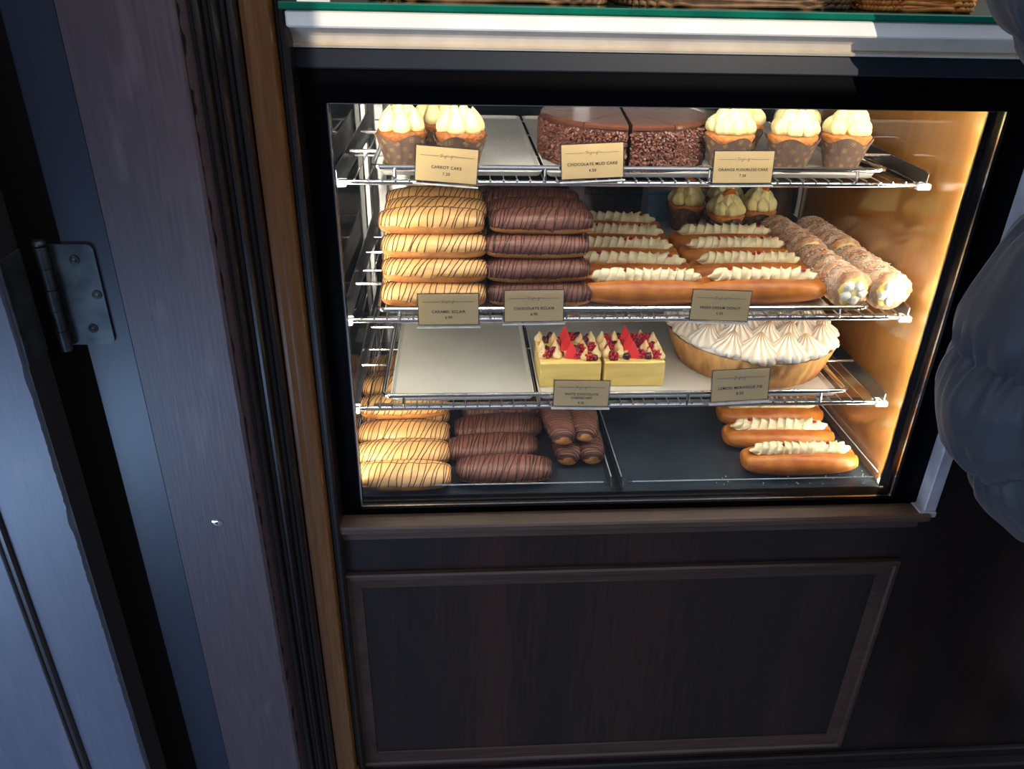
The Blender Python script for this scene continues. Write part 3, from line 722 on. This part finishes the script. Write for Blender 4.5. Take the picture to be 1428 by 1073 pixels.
def cheese(seed):
    """slice 106 wide x 34 deep x 46 high with berries, a red shard and cream peaks"""
    t = empty('cheesecake_slice', cat='cake slice'); rd = random.Random(seed); W, D, H = .105, .0335, .047
    mb = MB(); mb.box(-W/2, W/2, 0, D, .0, H, b=.0018); mb.build('cheesecake_body', 'cheesecake', t)
    for x, z in ((-.046, .0), (-.022, 0), (.026, 0), (.046, 0)):
        mb = MB(); kiss(mb, (x, .010+rd.uniform(0, .014), H-.001), .0085, .019+rd.uniform(0, .004), tip=.9); mb.build('cream_peak', 'cream_peak', t, auto=None)
    for k, x in enumerate((-.036, -.026, -.014, .012, .022, .034, .041, -.040)):
        red = rd.random() < .35; r = rd.uniform(.0052, .0085) if not red else .009
        mb = MB(); c = (x+rd.uniform(-.002, .002), rd.uniform(.006, .027), H+r*.7)
        if red:
            for q in range(16):
                a = q*2.399; zz = 1-2*(q+.5)/16; s_ = math.sqrt(1-zz*zz); mb.ball((c[0]+r*.75*s_*cos(a), c[1]+r*.75*s_*sin(a), c[2]+r*.75*zz), r*.36, 7)
        else: mb.ball(c, r, 12, jit=.3)
        mb.build('berry', 'berry_red' if red else 'berry_purple', t, auto=None)
    mb = MB(); th = .0012; pts = [(-.012, .0), (.012, .0), (.010, .012), (-.001, .033), (-.009, .016)]
    v = [(x, -th, z) for x, z in pts]+[(x, th, z) for x, z in pts]; f = [(0, 1, 2, 3, 4), (9, 8, 7, 6, 5)]+[(i, i+5, (i+1) % 5+5, (i+1) % 5) for i in range(5)]
    mb.add(v, f); mb.xf(Matrix.Translation((rd.uniform(-.003, .003), .015, H-.002)) @ Matrix.Rotation(rad(rd.uniform(-20, 20)), 4, 'Z') @ Matrix.Rotation(rad(-8), 4, 'X')); mb.build('red_shard', 'red_chocolate', t, smooth=False)
    return t

# ---- top shelf
zs = zt1+.0017
place(CC[0], (.0795, .190, zs), (0, 0, .3), 'carrot cupcake with pale dollops, at the far left of the top shelf')
place(CC[1], (.1690, .182, zs), (0, 0, 1.2), 'carrot cupcake with orange carrot piece, behind the carrot cake card')
place(CC[0], (.128, .272, zs), (0, 0, 2.2), 'carrot cupcake in the back row between the two front carrot cupcakes')
for o in [x for x in COL.objects if x.name.startswith('carrot_cupcake') and x.parent is None]: o['group'] = 'carrot cupcakes'
W = wedge(); cx, cy = .438, .288
front = {-51: 'leftmost front slice of the flaked chocolate cake', -21: 'front slice of the chocolate cake left of the gap, behind its card', 9: 'front slice of the chocolate cake immediately right of the gap', 39: 'rightmost front slice of the flaked chocolate cake',
         -81: 'slice on the left flank of the chocolate cake', 69: 'slice on the right flank of the chocolate cake'}
for k in range(12):
    a = -81+30*k; dx = -.0022 if (a < -5 or a > 170) else .0022
    place(W, (cx+dx, cy, zs), (0, 0, rad(a)), front.get(a, 'slice in the hidden back half of the chocolate cake'), 'slices of the round chocolate cake')
OL = [((.5915, .195), OC[0], 0, 'orange cupcake behind the orange flourless cake card, left of three'), ((.6905, .188), OC[1], 1.0, 'orange cupcake standing between two others at the right of the top shelf'), ((.7820, .198), OC[0], 2.6, 'orange cupcake at the far right end of the top shelf'),
      ((.635, .278), OC[1], 3.4, 'orange cupcake in the back row behind the middle and left ones'), ((.735, .285), OC[0], 4.4, 'orange cupcake in the back row behind the right pair')]
for (x, y), p, rz, lab in OL: place(p, (x, y, zs), (0, 0, rz), lab, 'orange cupcakes on the top shelf')

# ---- middle shelf
zs = zt2+.0017
HS = .0392
lev = ['lowest', 'second', 'third', 'fourth']
for P, xc, nm, gr in ((CE, .126, 'caramel', 'stack of caramel eclairs on the middle shelf'), (KE, .2925, 'chocolate', 'stack of chocolate eclairs on the middle shelf')):
    rd = random.Random(len(nm)); dz = .0345
    for row in range(3):
        for k in range(4 if row == 0 else 3 if row > 0 else 4):
            kk = k if row == 0 else k+ (0)
            y = .120+.016*k+row*.066; lab = None
            if row == 0: lab = '%s %s eclair from the bottom in the front of the stack on the middle shelf' % (lev[k], nm)
            else: lab = '%s eclair inside the stack on the middle shelf, hidden behind the front column' % nm
            place(P[(k+row) % 3], (xc+rd.uniform(-.004, .004), y, zs+k*dz), (0, 0, rad(rd.uniform(-2, 2))), lab, gr)
    place(P[1], (xc+.002, .166+.066, zs+3*dz), (0, 0, rad(-1.5)), '%s eclair on top of the stack, one row behind the front' % nm, gr)
    place(P[2], (xc-.002, .166+.132, zs+3*dz), (0, 0, rad(1.5)), '%s eclair on top of the stack, in the rearmost row' % nm, gr)
for i, (y, x, rz) in enumerate(((.131, .4650, 0), (.215, .4600, -3.0), (.300, .458, -3.5), (.385, .460, -4), (.470, .464, -4))):
    place(DN[i % 3], (x, y, zs), (0, 0, rad(rz)), ['frontmost', 'second', 'third', 'fourth', 'rearmost'][i]+' cream donut in the left column of the middle shelf', 'cream donuts on the middle shelf')
for i, (y, x, rz) in enumerate(((.135, .6620, 1.0), (.218, .6660, 2), (.302, .670, 2), (.386, .674, 1.5))):
    place(DN[(i+1) % 3], (x, y, zs), (0, 0, rad(rz)), ['frontmost', 'second', 'third', 'rearmost'][i]+' cream donut in the right column, beside the dusted horns', 'cream donuts on the middle shelf')
for i, (x, y, lab) in enumerate(((.700, .470, 'orange cupcake on the middle shelf, nearest the window behind the donuts'), (.778, .505, 'orange cupcake on the middle shelf, right behind the dusted horns'), (.640, .545, 'orange cupcake on the middle shelf, leftmost behind the donuts'), (.732, .575, 'orange cupcake on the middle shelf, rearmost between two others'))):
    place(OC[i % 2], (x, y, zs), (0, 0, i*1.3), lab, 'orange cupcakes at the back of the middle shelf')
t = empty('plastic_tub', (.612, .625, zs-.0015), label='light blue plastic tub at the back of the middle shelf, behind the donuts', cat='tub')
mb = MB(); mb.box(-.042, .042, -.030, .030, 0, .064, b=.004); mb.build('tub_body', 'kitchen_blue', t)
mb = MB(); mb.box(-.044, .044, -.032, .032, .0642, .071, b=.002); mb.build('tub_lid', 'kitchen_blue', t)
zh = zs-.004
for (x, y, rz, p, lab) in ((.7980, .100, 1.0, 0, 'left dusted cream horn at the front, its cream end facing the window'), (.8600, .095, -1, 1, 'right dusted cream horn at the front, next to the amber side wall'),
                        (.8010, .285, 2, 1, 'left dusted cream horn in the back row behind another horn'), (.8650, .280, 0, 0, 'right dusted cream horn in the back row near the side wall')):
    place(HN[p], (x, y, zh), (0, 0, rad(rz)), lab, 'dusted cream horns')

# ---- third shelf
zs = zt3+.0017
cn = 0
for xc, side in ((.3525, 'left'), (.4635, 'right')):
    for k in range(3):
        o = cheese(20+cn); cn += 1; o.location = (xc, .130+k*.0345, zs)
        tag(o, '%s white chocolate cheesecake slice of the %s block with berries and a red shard' % (('front', 'middle', 'rear')[k], side), None, 'white chocolate cheesecake slices')
t = empty('meringue_pie', (.7040, .250, zs), label='large round lemon meringue pie in a fluted golden crust', cat='pie')
mb = MB()
def crustf(r, z, a, i):
    k = z/.050; return r*(1-.020+.030*abs(sin(19*a))**.5*(.6+.4*k))+.0012*noise.noise(Vector((a*9, z*50, 1))), z+(.0015*noise.noise(Vector((a*11, 3, 1))) if z > .03 else 0)
mb.lathe([(.130, .0), (.134, .001), (.143, .026), (.1510, .0540), (.1480, .0545), (.145, .049), (.10, .049)], 240, fn=crustf); mb.build('fluted_crust', 'pie_crust', t, auto=None)
mb = MB(); mb.lathe([(.142, .049), (.1465, .056), (.137, .064), (.097, .068), (.05, .070), (.003, .071)], 96, fn=lambda r, z, a, i: (r*(1+.015*noise.noise(Vector((a*6, i, 4)))), z)); mb.build('meringue_layer', 'meringue', t, auto=None)
pk = []
for s_ in range(3):
    rd = random.Random(s_+40); mb = MB(); rg = 13
    def toast(u, a, s_=s_):
        crest = abs(cos(rg*a/2+(2.4 if s_ % 2 == 0 else -2.0)*u+s_*1.3)); c = max(0, crest-.66)/.34
        return min(1, .85*c*(.25+u)+(.9*max(0, u-.78)/.22)+max(0, noise.noise(Vector((a*2, u*3, s_))))*.3*u)
    kiss(mb, (0, 0, 0), .0285, .043, ridges=rg, twist=(2.4 if s_ % 2 == 0 else -2.0), n=78, att=toast, seed=s_*1.3, depth=.13, tip=1.0, lean=(rd.uniform(-.3, .3), rd.uniform(-.2, .1)))
    pk.append(mb.mesh('meringue_peak', 'meringue'))
q = 0
for (n, r, z, sc) in ((16, .123, .055, 1.10), (12, .084, .062, 1.08), (7, .046, .066, 1.05), (2, .016, .068, 1.0)):
    for k in range(n):
        a = 2*pi*k/n+r*30; o = bpy.data.objects.new('meringue_peak', pk[q % 3]); q += 1; COL.objects.link(o); o.parent = t
        o.location = (r*cos(a), r*sin(a), z); o.rotation_euler = (rad(4*random.uniform(-1, 1)), rad(4*random.uniform(-1, 1)), random.uniform(0, 6.28)); s_ = sc*random.uniform(.85, 1.08); o.scale = (s_, s_, s_*random.uniform(.85, 1.15))

# ---- deck
zs = CZ0+.0035
rowsC = [(.066, .0625, 0), (.136, .0595, 1.5), (.206, .0585, -1), (.276, .0575, 1), (.346, .0570, 0), (.418, .0560, 2), (.492, .0550, 0)]
nmr = ['front', 'second', 'third', 'fourth', 'fifth', 'sixth', 'last']
for i, (y, x, rz) in enumerate(rowsC):
    place(CE[i % 3], (x, y, zs), (0, 0, rad(rz)), '%s caramel eclair counted from the window in the column on the deck' % nmr[i], 'caramel eclairs on the deck', scale=1.02)
place(CE[1], (.058, .245, zs+.037), (0, 0, rad(2)), 'caramel eclair lying on top of the others on the deck, nearer the window', 'caramel eclairs on the deck')
place(CE[2], (.055, .320, zs+.037), (0, 0, rad(-2)), 'caramel eclair lying on top of the others on the deck, farther back', 'caramel eclairs on the deck')
for i, (x, y, z, rz, lab) in enumerate(((.2385, .081, 0, 0, 'front chocolate eclair on the deck, parallel to the window'), (.2200, .153, 0, 4, 'second chocolate eclair on the deck, slightly tilted behind the front one'), (.2350, .224, 0, 4, 'third chocolate eclair on the deck, in the shade under the shelf'), (.2500, .297, 0, 3, 'fourth chocolate eclair on the deck, farthest back of the crosswise ones'))):
    place(KE[i % 3], (x, y, zs+z), (0, 0, rad(rz)), lab, 'chocolate eclairs on the deck')
for i, (x, y, z, rz, lab) in enumerate(((.3600, .188, 0, 86, 'lower left chocolate eclair of the pile pointing at the window'), (.4060-.009, .190, 0, 92, 'lower right chocolate eclair of the pile pointing at the window'), (.392, .375, 0, 90, 'chocolate eclair lying far back beside the tray edge'),
        (.3420, .196, .0378, 93, 'upper left chocolate eclair of the pile pointing at the window'), (.3900, .206, .0378, 87, 'upper right chocolate eclair of the pile pointing at the window'))):
    place(KN[i % 2], (x, y, zs+z), (0, 0, rad(rz)), lab, 'chocolate eclairs on the deck pointing at the window')
for i, (x, y, rz) in enumerate(((.7700, .093, .5), (.7620, .176, -1), (.7760, .259, -1), (.795, .343, -1))):
    place(DN[i % 3], (x, y, zs), (0, 0, rad(rz)), ['frontmost', 'second', 'third', 'rearmost'][i]+' cream donut on the deck at lower right', 'cream donuts on the deck')

# ------------------------------------------------------------------ price cards
def text_mesh(txt, size):
    cu = bpy.data.curves.new('txt', 'FONT'); cu.body = txt; cu.size = size; cu.align_x = 'CENTER'; cu.align_y = 'CENTER'; cu.extrude = .00008; cu.space_character = 1.12; cu.offset = size*.012
    o = bpy.data.objects.new('txt', cu); COL.objects.link(o)
    bpy.context.view_layer.update(); dg = bpy.context.evaluated_depsgraph_get()
    me = bpy.data.meshes.new_from_object(o.evaluated_get(dg)); bpy.data.objects.remove(o); bpy.data.curves.remove(cu)
    return me
def card(lines, price, x, y, z, w, h, roll, label, lean=6, yaw=0):
    t = empty('price_card', (x, y, z), label=label, cat='price card', group='gold price cards')
    t.rotation_euler = (rad(-lean), rad(-roll), rad(yaw))
    mb = MB(); mb.box(-w/2, w/2, .0006, .0016, -h/2, h/2); mb.build('black_border', 'ink', t, smooth=False)
    mb = MB(); b_ = .0011; mb.box(-w/2+b_, w/2-b_, .0, .0007, -h/2+b_, h/2-b_); mb.build('gold_card', 'card_gold', t, smooth=False)
    mb = MB(); mb.box(-w/2-.002, w/2+.002, -.0018, -.0008, -h/2-.0035, h/2+.0015); mb.box(-w/2-.002, w/2+.002, .0020, .0030, -h/2-.0035, h/2+.0015); mb.build('clear_holder', 'card_acrylic', t, smooth=False)
    mb = MB(); mb.box(-w/2-.002, w/2+.002, -.0026, .0034, -h/2-.0045, -h/2-.0027); mb.build('holder_foot', 'white_plastic', t, smooth=False)
    # script name with a rule either side
    mb = MB(); zz = h*.235; r = .00022
    mb.box(-w*.42, -w*.13, -.0003, .0, zz-.00016, zz+.00016); mb.box(w*.13, w*.42, -.0003, .0, zz-.00016, zz+.00016)
    scr = [(-.105, .35), (-.06, .42), (-.085, .1), (-.10, -.45), (-.075, 0), (-.06, .05), (-.055, -.12), (-.04, .1), (-.035, -.1), (-.02, .1), (-.022, -.45), (-.035, -.55), (-.01, .05), (.01, .45), (.0, -.1), (.015, -.05), (.025, .1), (.03, -.1), (.042, .1), (.048, -.1), (.062, .08), (.075, .38), (.07, -.3), (.055, -.7), (.068, -.2), (.09, .05), (.115, .25), (.125, .1), (.13, 0)]
    mb.tube([(p[0]*w*1.1, -.0002, zz+p[1]*h*.12) for p in scr], r, 4)
    mb.build('script_logo', 'ink', t, auto=None)
    n = len(lines)
    for i, ln in enumerate(lines+[price]):
        me = text_mesh(ln, h*(.118 if i < n else .115)); zl = (-.03-.14*i if n > 1 else -.08-.18*i)*h
        if n > 1 and i == n: zl = -.36*h
        me.transform(Matrix.Translation((0, -.0002, zl)) @ Matrix.Rotation(pi/2, 4, 'X')); me.materials.clear(); me.materials.append(MAT['ink'])
        o = bpy.data.objects.new('lettering' if i < n else 'price', me); COL.objects.link(o); o.parent = t
    return t
card(['CARROT CAKE'], '7.20', .148, .113, 1.2500, .092, .051, -4.2, 'gold price card reading CARROT CAKE 7.20 on the top shelf')
card(['CHOCOLATE MUD CAKE'], '4.50', .3625, .112, 1.2575, .0935, .051, 3, 'gold price card reading CHOCOLATE MUD CAKE in front of the chocolate cake')
card(['ORANGE FLOURLESS CAKE'], '7.20', .5915, .113, 1.2500, .0925, .048, .5, 'gold price card reading ORANGE FLOURLESS CAKE 7.20 on the top shelf')
card(['CARAMEL ECLAIR'], '6.90', .1475, .068, 1.0412, .094, .0505, .4, 'gold price card reading CARAMEL ECLAIR 6.90 on the middle shelf')
card(['CHOCOLATE ECLAIR'], '6.90', .2795, .068, 1.0462, .093, .051, .6, 'gold price card reading CHOCOLATE ECLAIR 6.90 on the middle shelf')
card(['FRESH CREAM DONUT'], '6.20', .5735, .068, 1.0455, .095, .050, -2.2, 'gold price card reading FRESH CREAM DONUT 6.20 on the middle shelf')
card(['WHITE CHOCOLATE', 'CHEESECAKE'], '8.20', .3630, .068, .8910, .093, .0465, -1.4, 'gold price card reading WHITE CHOCOLATE CHEESECAKE on the third shelf')
card(['LEMON MERINGUE PIE'], '8.20', .6280, .068, .9035, .097, .057, 3, 'gold price card reading LEMON MERINGUE PIE on the third shelf')

# crumbs and sugar
mb = MB(); rd = random.Random(77)
def crumbs(x0, x1, y0, y1, z, n, r0_=.0005, r1_=.0014):
    for k in range(n):
        r = rd.uniform(r0_, r1_); mb.ball((rd.uniform(x0, x1), rd.uniform(y0, y1), z+r*.6), r, 5, jit=.6)
crumbs(.60, .89, .045, .075, CZ0+.003, 26); crumbs(.87, .893, .06, .30, CZ0+.003, 30); crumbs(.20, .29, .20, .45, zt1+.0015, 22); crumbs(.07, .27, .12, .38, zt3+.0015, 6, .0006, .0012)
tag(mb.build('pastry_crumbs', 'crumb'), 'tiny pale pastry crumbs scattered on the trays and the deck', 'crumbs', kind='stuff')

# ------------------------------------------------------------------ wicker baskets on the glass sheet
def basket(x0, x1, y0, y1, mat, label):
    t = empty('wicker_basket', ((x0+x1)/2, (y0+y1)/2, 1.4674), label=label, cat='basket', group='wicker baskets on the counter')
    w, d = (x1-x0)/2, (y1-y0)/2; mb = MB(); n = 240
    def path(s, k, off):
        a = 2*pi*s; e_ = .28; cx_ = math.copysign(abs(cos(a))**e_, cos(a)); sy_ = math.copysign(abs(sin(a))**e_, sin(a))
        wob = .0022*sin(n/6*a*1.0+k*pi)*off; return (w*cx_*(1+.02*k/6)+wob*cx_, d*sy_*(1+.02*k/6)+wob*sy_, 0)
    for k in range(12):
        z = .0032+k*.0058
        mb.tube([(lambda p: (p[0], p[1], z+.0012*sin(40*2*pi*s/n+k*pi)))(path(s/n, k, 1)) for s in range(n)], .0031, 6, closed=True)
    mb.build('woven_wall', mat, t, auto=None)
    mb = MB()
    for q in (0, pi):
        mb.tube([(path(s/n, 12, 0)[0]+.0022*cos(60*2*pi*s/n+q), path(s/n, 12, 0)[1]+.0022*cos(60*2*pi*s/n+q), .074+.0028*sin(60*2*pi*s/n+q)) for s in range(n)], .0030, 6, closed=True)
    mb.build('braided_rim', mat, t, auto=None)
    mb = MB(); mb.box(-w*.93, w*.93, -d*.93, d*.93, .0003, .004, b=.001); mb.build('basket_base', mat, t)
basket(.055, .355, .012, .30, 'wicker_brown', 'brown wicker basket on the green glass, leftmost of three')
basket(.372, .668, .002, .30, 'wicker_brown', 'brown wicker basket on the green glass, between the other two')
basket(.680, .815, -.010, .20, 'wicker_orange', 'small orange wicker basket on the green glass at right')

# ------------------------------------------------------------------ customer at the right
def person():
    t = empty('person', (1.22, -.30, 0), label='person in a dark navy quilted puffer jacket standing right of the window, elbow bent', cat='person')
    # body: one continuous skinned surface
    J = {'pelvis': ((0, 0, .93), .13), 'waist': ((0, 0, 1.08), .12), 'chest': ((0, .0, 1.28), .14), 'neckb': ((0, .0, 1.42), .06), 'neck': ((0, .005, 1.50), .052), 'head': ((0, .02, 1.60), .078), 'crown': ((0, .01, 1.68), .070),
         'shL': ((-.17, 0, 1.37), .058), 'elL': ((-.355, .06, 1.075), .043), 'wrL': ((-.215, .03, .885), .030), 'haL': ((-.165, .03, .835), .034),
         'shR': ((.17, 0, 1.37), .058), 'elR': ((-.16, -.09, 1.36), .043), 'wrR': ((-.50, .10, 1.58), .030), 'haR': ((-.53, .11, 1.64), .034),
         'hpL': ((-.09, 0, .86), .095), 'knL': ((-.02, .01, .48), .055), 'anL': ((-.02, -.02, .09), .040), 'toL': ((-.03, .11, .045), .036),
         'hpR': ((.09, 0, .86), .095), 'knR': ((.18, .01, .48), .055), 'anR': ((.18, -.02, .09), .040), 'toR': ((.19, .11, .045), .036)}
    E_ = [('pelvis', 'waist'), ('waist', 'chest'), ('chest', 'neckb'), ('neckb', 'neck'), ('neck', 'head'), ('head', 'crown')]
    for s in 'LR': E_ += [('chest', 'sh'+s), ('sh'+s, 'el'+s), ('el'+s, 'wr'+s), ('wr'+s, 'ha'+s), ('pelvis', 'hp'+s), ('hp'+s, 'kn'+s), ('kn'+s, 'an'+s), ('an'+s, 'to'+s)]
    for s, sg in (('L', 1), ('R', -1)):
        hx, hy, hz = J['ha'+s][0]
        for f_, (dx, dy, ln) in enumerate(((-.020, .012, .055), (-.007, .014, .065), (.007, .014, .060), (.020, .010, .048), (.030*sg, .03, .030))):
            a_ = 'f%d%s' % (f_, s); b_ = 'g%d%s' % (f_, s)
            J[a_] = ((hx+dx*1.1, hy+dy*.6, hz-.030 if f_ < 4 else hz-.005), .009); J[b_] = ((hx+dx*1.2, hy+dy+.012, hz-.030-ln if f_ < 4 else hz-.04), .0075)
            E_ += [('ha'+s, a_), (a_, b_)]
    ks = list(J); me = bpy.data.meshes.new('body'); me.from_pydata([J[k][0] for k in ks], [(ks.index(a), ks.index(b_)) for a, b_ in E_], [])
    me.materials.append(MAT['skin']); o = bpy.data.objects.new('body', me); COL.objects.link(o); o.parent = t
    o.modifiers.new('skin', 'SKIN').use_smooth_shade = True
    for i, k in enumerate(ks): me.skin_vertices[0].data[i].radius = (J[k][1], J[k][1]*.85); me.skin_vertices[0].data[i].use_root = (k == 'pelvis')
    o.modifiers.new('sub', 'SUBSURF').levels = 2; o.modifiers['sub'].render_levels = 2
    # quilted jacket
    def smooth_path(P, n):
        out = []
        P = [Vector(p) for p in P]; Q = [P[0]*2-P[1]]+P+[P[-1]*2-P[-2]]
        for i in range(len(P)-1):
            for k in range(n):
                u = k/n; a, b_, c, d = Q[i:i+4]
                out.append(.5*((2*b_)+(c-a)*u+(2*a-5*b_+4*c-d)*u*u+(3*b_-a-3*c+d)*u**3))
        out.append(P[-1]); return out
    mb = MB()
    def torso(u, v):
        z = .80+.66*u; a = 2*pi*v; rx = .225+.025*sin(u*pi)-.11*max(0, u-.78)/.22; ry = .165+.015*sin(u*pi)-.07*max(0, u-.78)/.22
        puff = .018*abs(sin(pi*(u*8+.06*sin(3*a))))**.55; hem = -.016 if u < .04 else 0
        w = .006*noise.noise(Vector((cos(a)*5, sin(a)*5, z*9)))
        return ((rx+puff+hem+w)*cos(a), (ry+puff+hem+w)*sin(a), z)
    mb.grid(110, 72, torso, cv=True, caps=True)
    jk = mb.build('puffer_jacket', 'puffer', t, auto=None)
    def sleeve(P, R_, nq, name='sleeve'):
        path = smooth_path(P, 30); N = len(path); rr = []
        for i in range(N):
            u = i/(N-1)*(len(R_)-1); k = min(int(u), len(R_)-2); rr.append(R_[k]+(R_[k+1]-R_[k])*(u-k))
        m_ = MB(); m_.tube(path, rr, 96, fn=lambda u, q: .86+.17*min(1, 1.3*abs(sin(pi*(u*nq+.06*sin(2*q+1)))))**.6+.050*noise.noise(Vector((cos(q)*2.4, sin(q)*2.4, u*16)))+(.13*(1-abs(sin(pi*u*nq)))+.028)*noise.noise(Vector((cos(q)*9, sin(q)*9, u*12))))
        o_ = m_.build(name, 'puffer', jk, auto=None); return o_
    sleeve([(-.10, 0, 1.42), (-.24, .01, 1.38), (-.325, .035, 1.22), (-.343, .06, 1.06), (-.290, .045, .955), (-.195, .03, .885), (-.165, .03, .860)], [.085, .108, .112, .106, .098, .082, .056], 6.6)
    sleeve([(.13, -.02, 1.41), (.08, -.10, 1.36), (-.12, -.10, 1.345), (-.30, .02, 1.40), (-.425, .09, 1.49), (-.505, .10, 1.59)], [.085, .095, .090, .080, .070, .055], 5)
    # collar / hood roll and legs
    m_ = MB(); m_.tube([(.10*cos(2*pi*k/24), .085*sin(2*pi*k/24), 1.455+.01*sin(4*pi*k/24)) for k in range(24)], .038, 14, closed=True); m_.build('collar', 'puffer', jk, auto=None)
    m_ = MB()
    for s in (-1, 1): m_.tube(smooth_path([(s*.07, 0, .95), (s*.095+.03, 0, .80), (s*.10+.08, .012, .48), (s*.10+.08, -.018, .07)], 8), [.12-.0022*i for i in range(25)], 24)
    m_.build('trousers', 'trouser', t, auto=None)
    for s in (-1, 1):
        m_ = MB(); m_.tube([(s*.10+.08, -.07, .045), (s*.10+.08, -.05, .05), (s*.10+.08, .0, .052), (s*.105+.08, .08, .045), (s*.11+.08, .15, .035), (s*.11+.08, .175, .03)], [.03, .045, .05, .044, .034, .012], 16); m_.build('shoe', 'shoe', t, auto=None)
    m_ = MB(); m_.ball((0, -.005, 1.655), .105, 26, sq=(.92, 1.02, .95), jit=.08); m_.build('hair', 'hair_brown', t, auto=None)
    m_ = MB()
    for s in (-1, 1): m_.ball((s*.03, .096, 1.625), .011, 10); m_.ball((s*.088, .01, 1.61), .018, 10, sq=(.4, .8, 1.3))
    m_.ball((0, .112, 1.595), .014, 10, sq=(.8, 1, 1.5)); m_.ball((0, .100, 1.558), .018, 10, sq=(1.3, .4, .4)); m_.build('face_features', 'skin', t, auto=None)
    return t
person()

# ------------------------------------------------------------------ light
w = bpy.data.worlds.new('world'); SC.world = w; w.use_nodes = True; nt = w.node_tree; L = nt.links.new
bg = nt.nodes['Background']; tc = nt.nodes.new('ShaderNodeTexCoord'); sx = nt.nodes.new('ShaderNodeSeparateXYZ'); rp = nt.nodes.new('ShaderNodeValToRGB')
e = rp.color_ramp.elements; e[0].position = .45; e[0].color = (.36, .36, .38, 1); e[1].position = 1; e[1].color = (.70, .78, 1.0, 1); k = e.new(.55); k.color = (1.0, .98, .96, 1)
mr = nt.nodes.new('ShaderNodeMapRange'); mr.inputs['From Min'].default_value = -1
L(tc.outputs['Generated'], sx.inputs[0]); L(sx.outputs['Z'], mr.inputs['Value']); L(mr.outputs[0], rp.inputs[0]); L(rp.outputs[0], bg.inputs['Color'])
bg.inputs['Strength'].default_value = 1.02
def light(kind, name, loc, rot, energy, col, size=None, sy=None):
    d = bpy.data.lights.new(name, kind); d.energy = energy; d.color = col
    if kind == 'AREA': d.shape = 'RECTANGLE'; d.size = size; d.size_y = sy or size
    if kind == 'SUN': d.angle = size
    o = bpy.data.objects.new(name, d); COL.objects.link(o); o.location = loc; o.rotation_euler = rot; return o

light('AREA', 'low_blue_fill', (-1.3, -1.35, .10), (rad(80), 0, rad(-36)), 30, (.40, .62, 1.0), 1.7, .3)  # added blue fill to lift the lower door and pilaster, no source there
d_ = Vector((-.30, .93, -.205)); light('SUN', 'low_sun', (2, -3, 3), d_.to_track_quat('-Z', 'Y').to_euler(), 2.8, (1, .90, .74), rad(.25))
for o in COL.objects:
    if '_used' in o: del o['_used']
SC.view_settings.view_transform = 'Standard'; SC.view_settings.look = 'None'; SC.view_settings.exposure = 0; SC.view_settings.gamma = 1
SC.view_settings.use_curve_mapping = False
SC.cycles.max_bounces = 10; SC.cycles.transparent_max_bounces = 24
SC.cycles.sample_clamp_indirect = 6
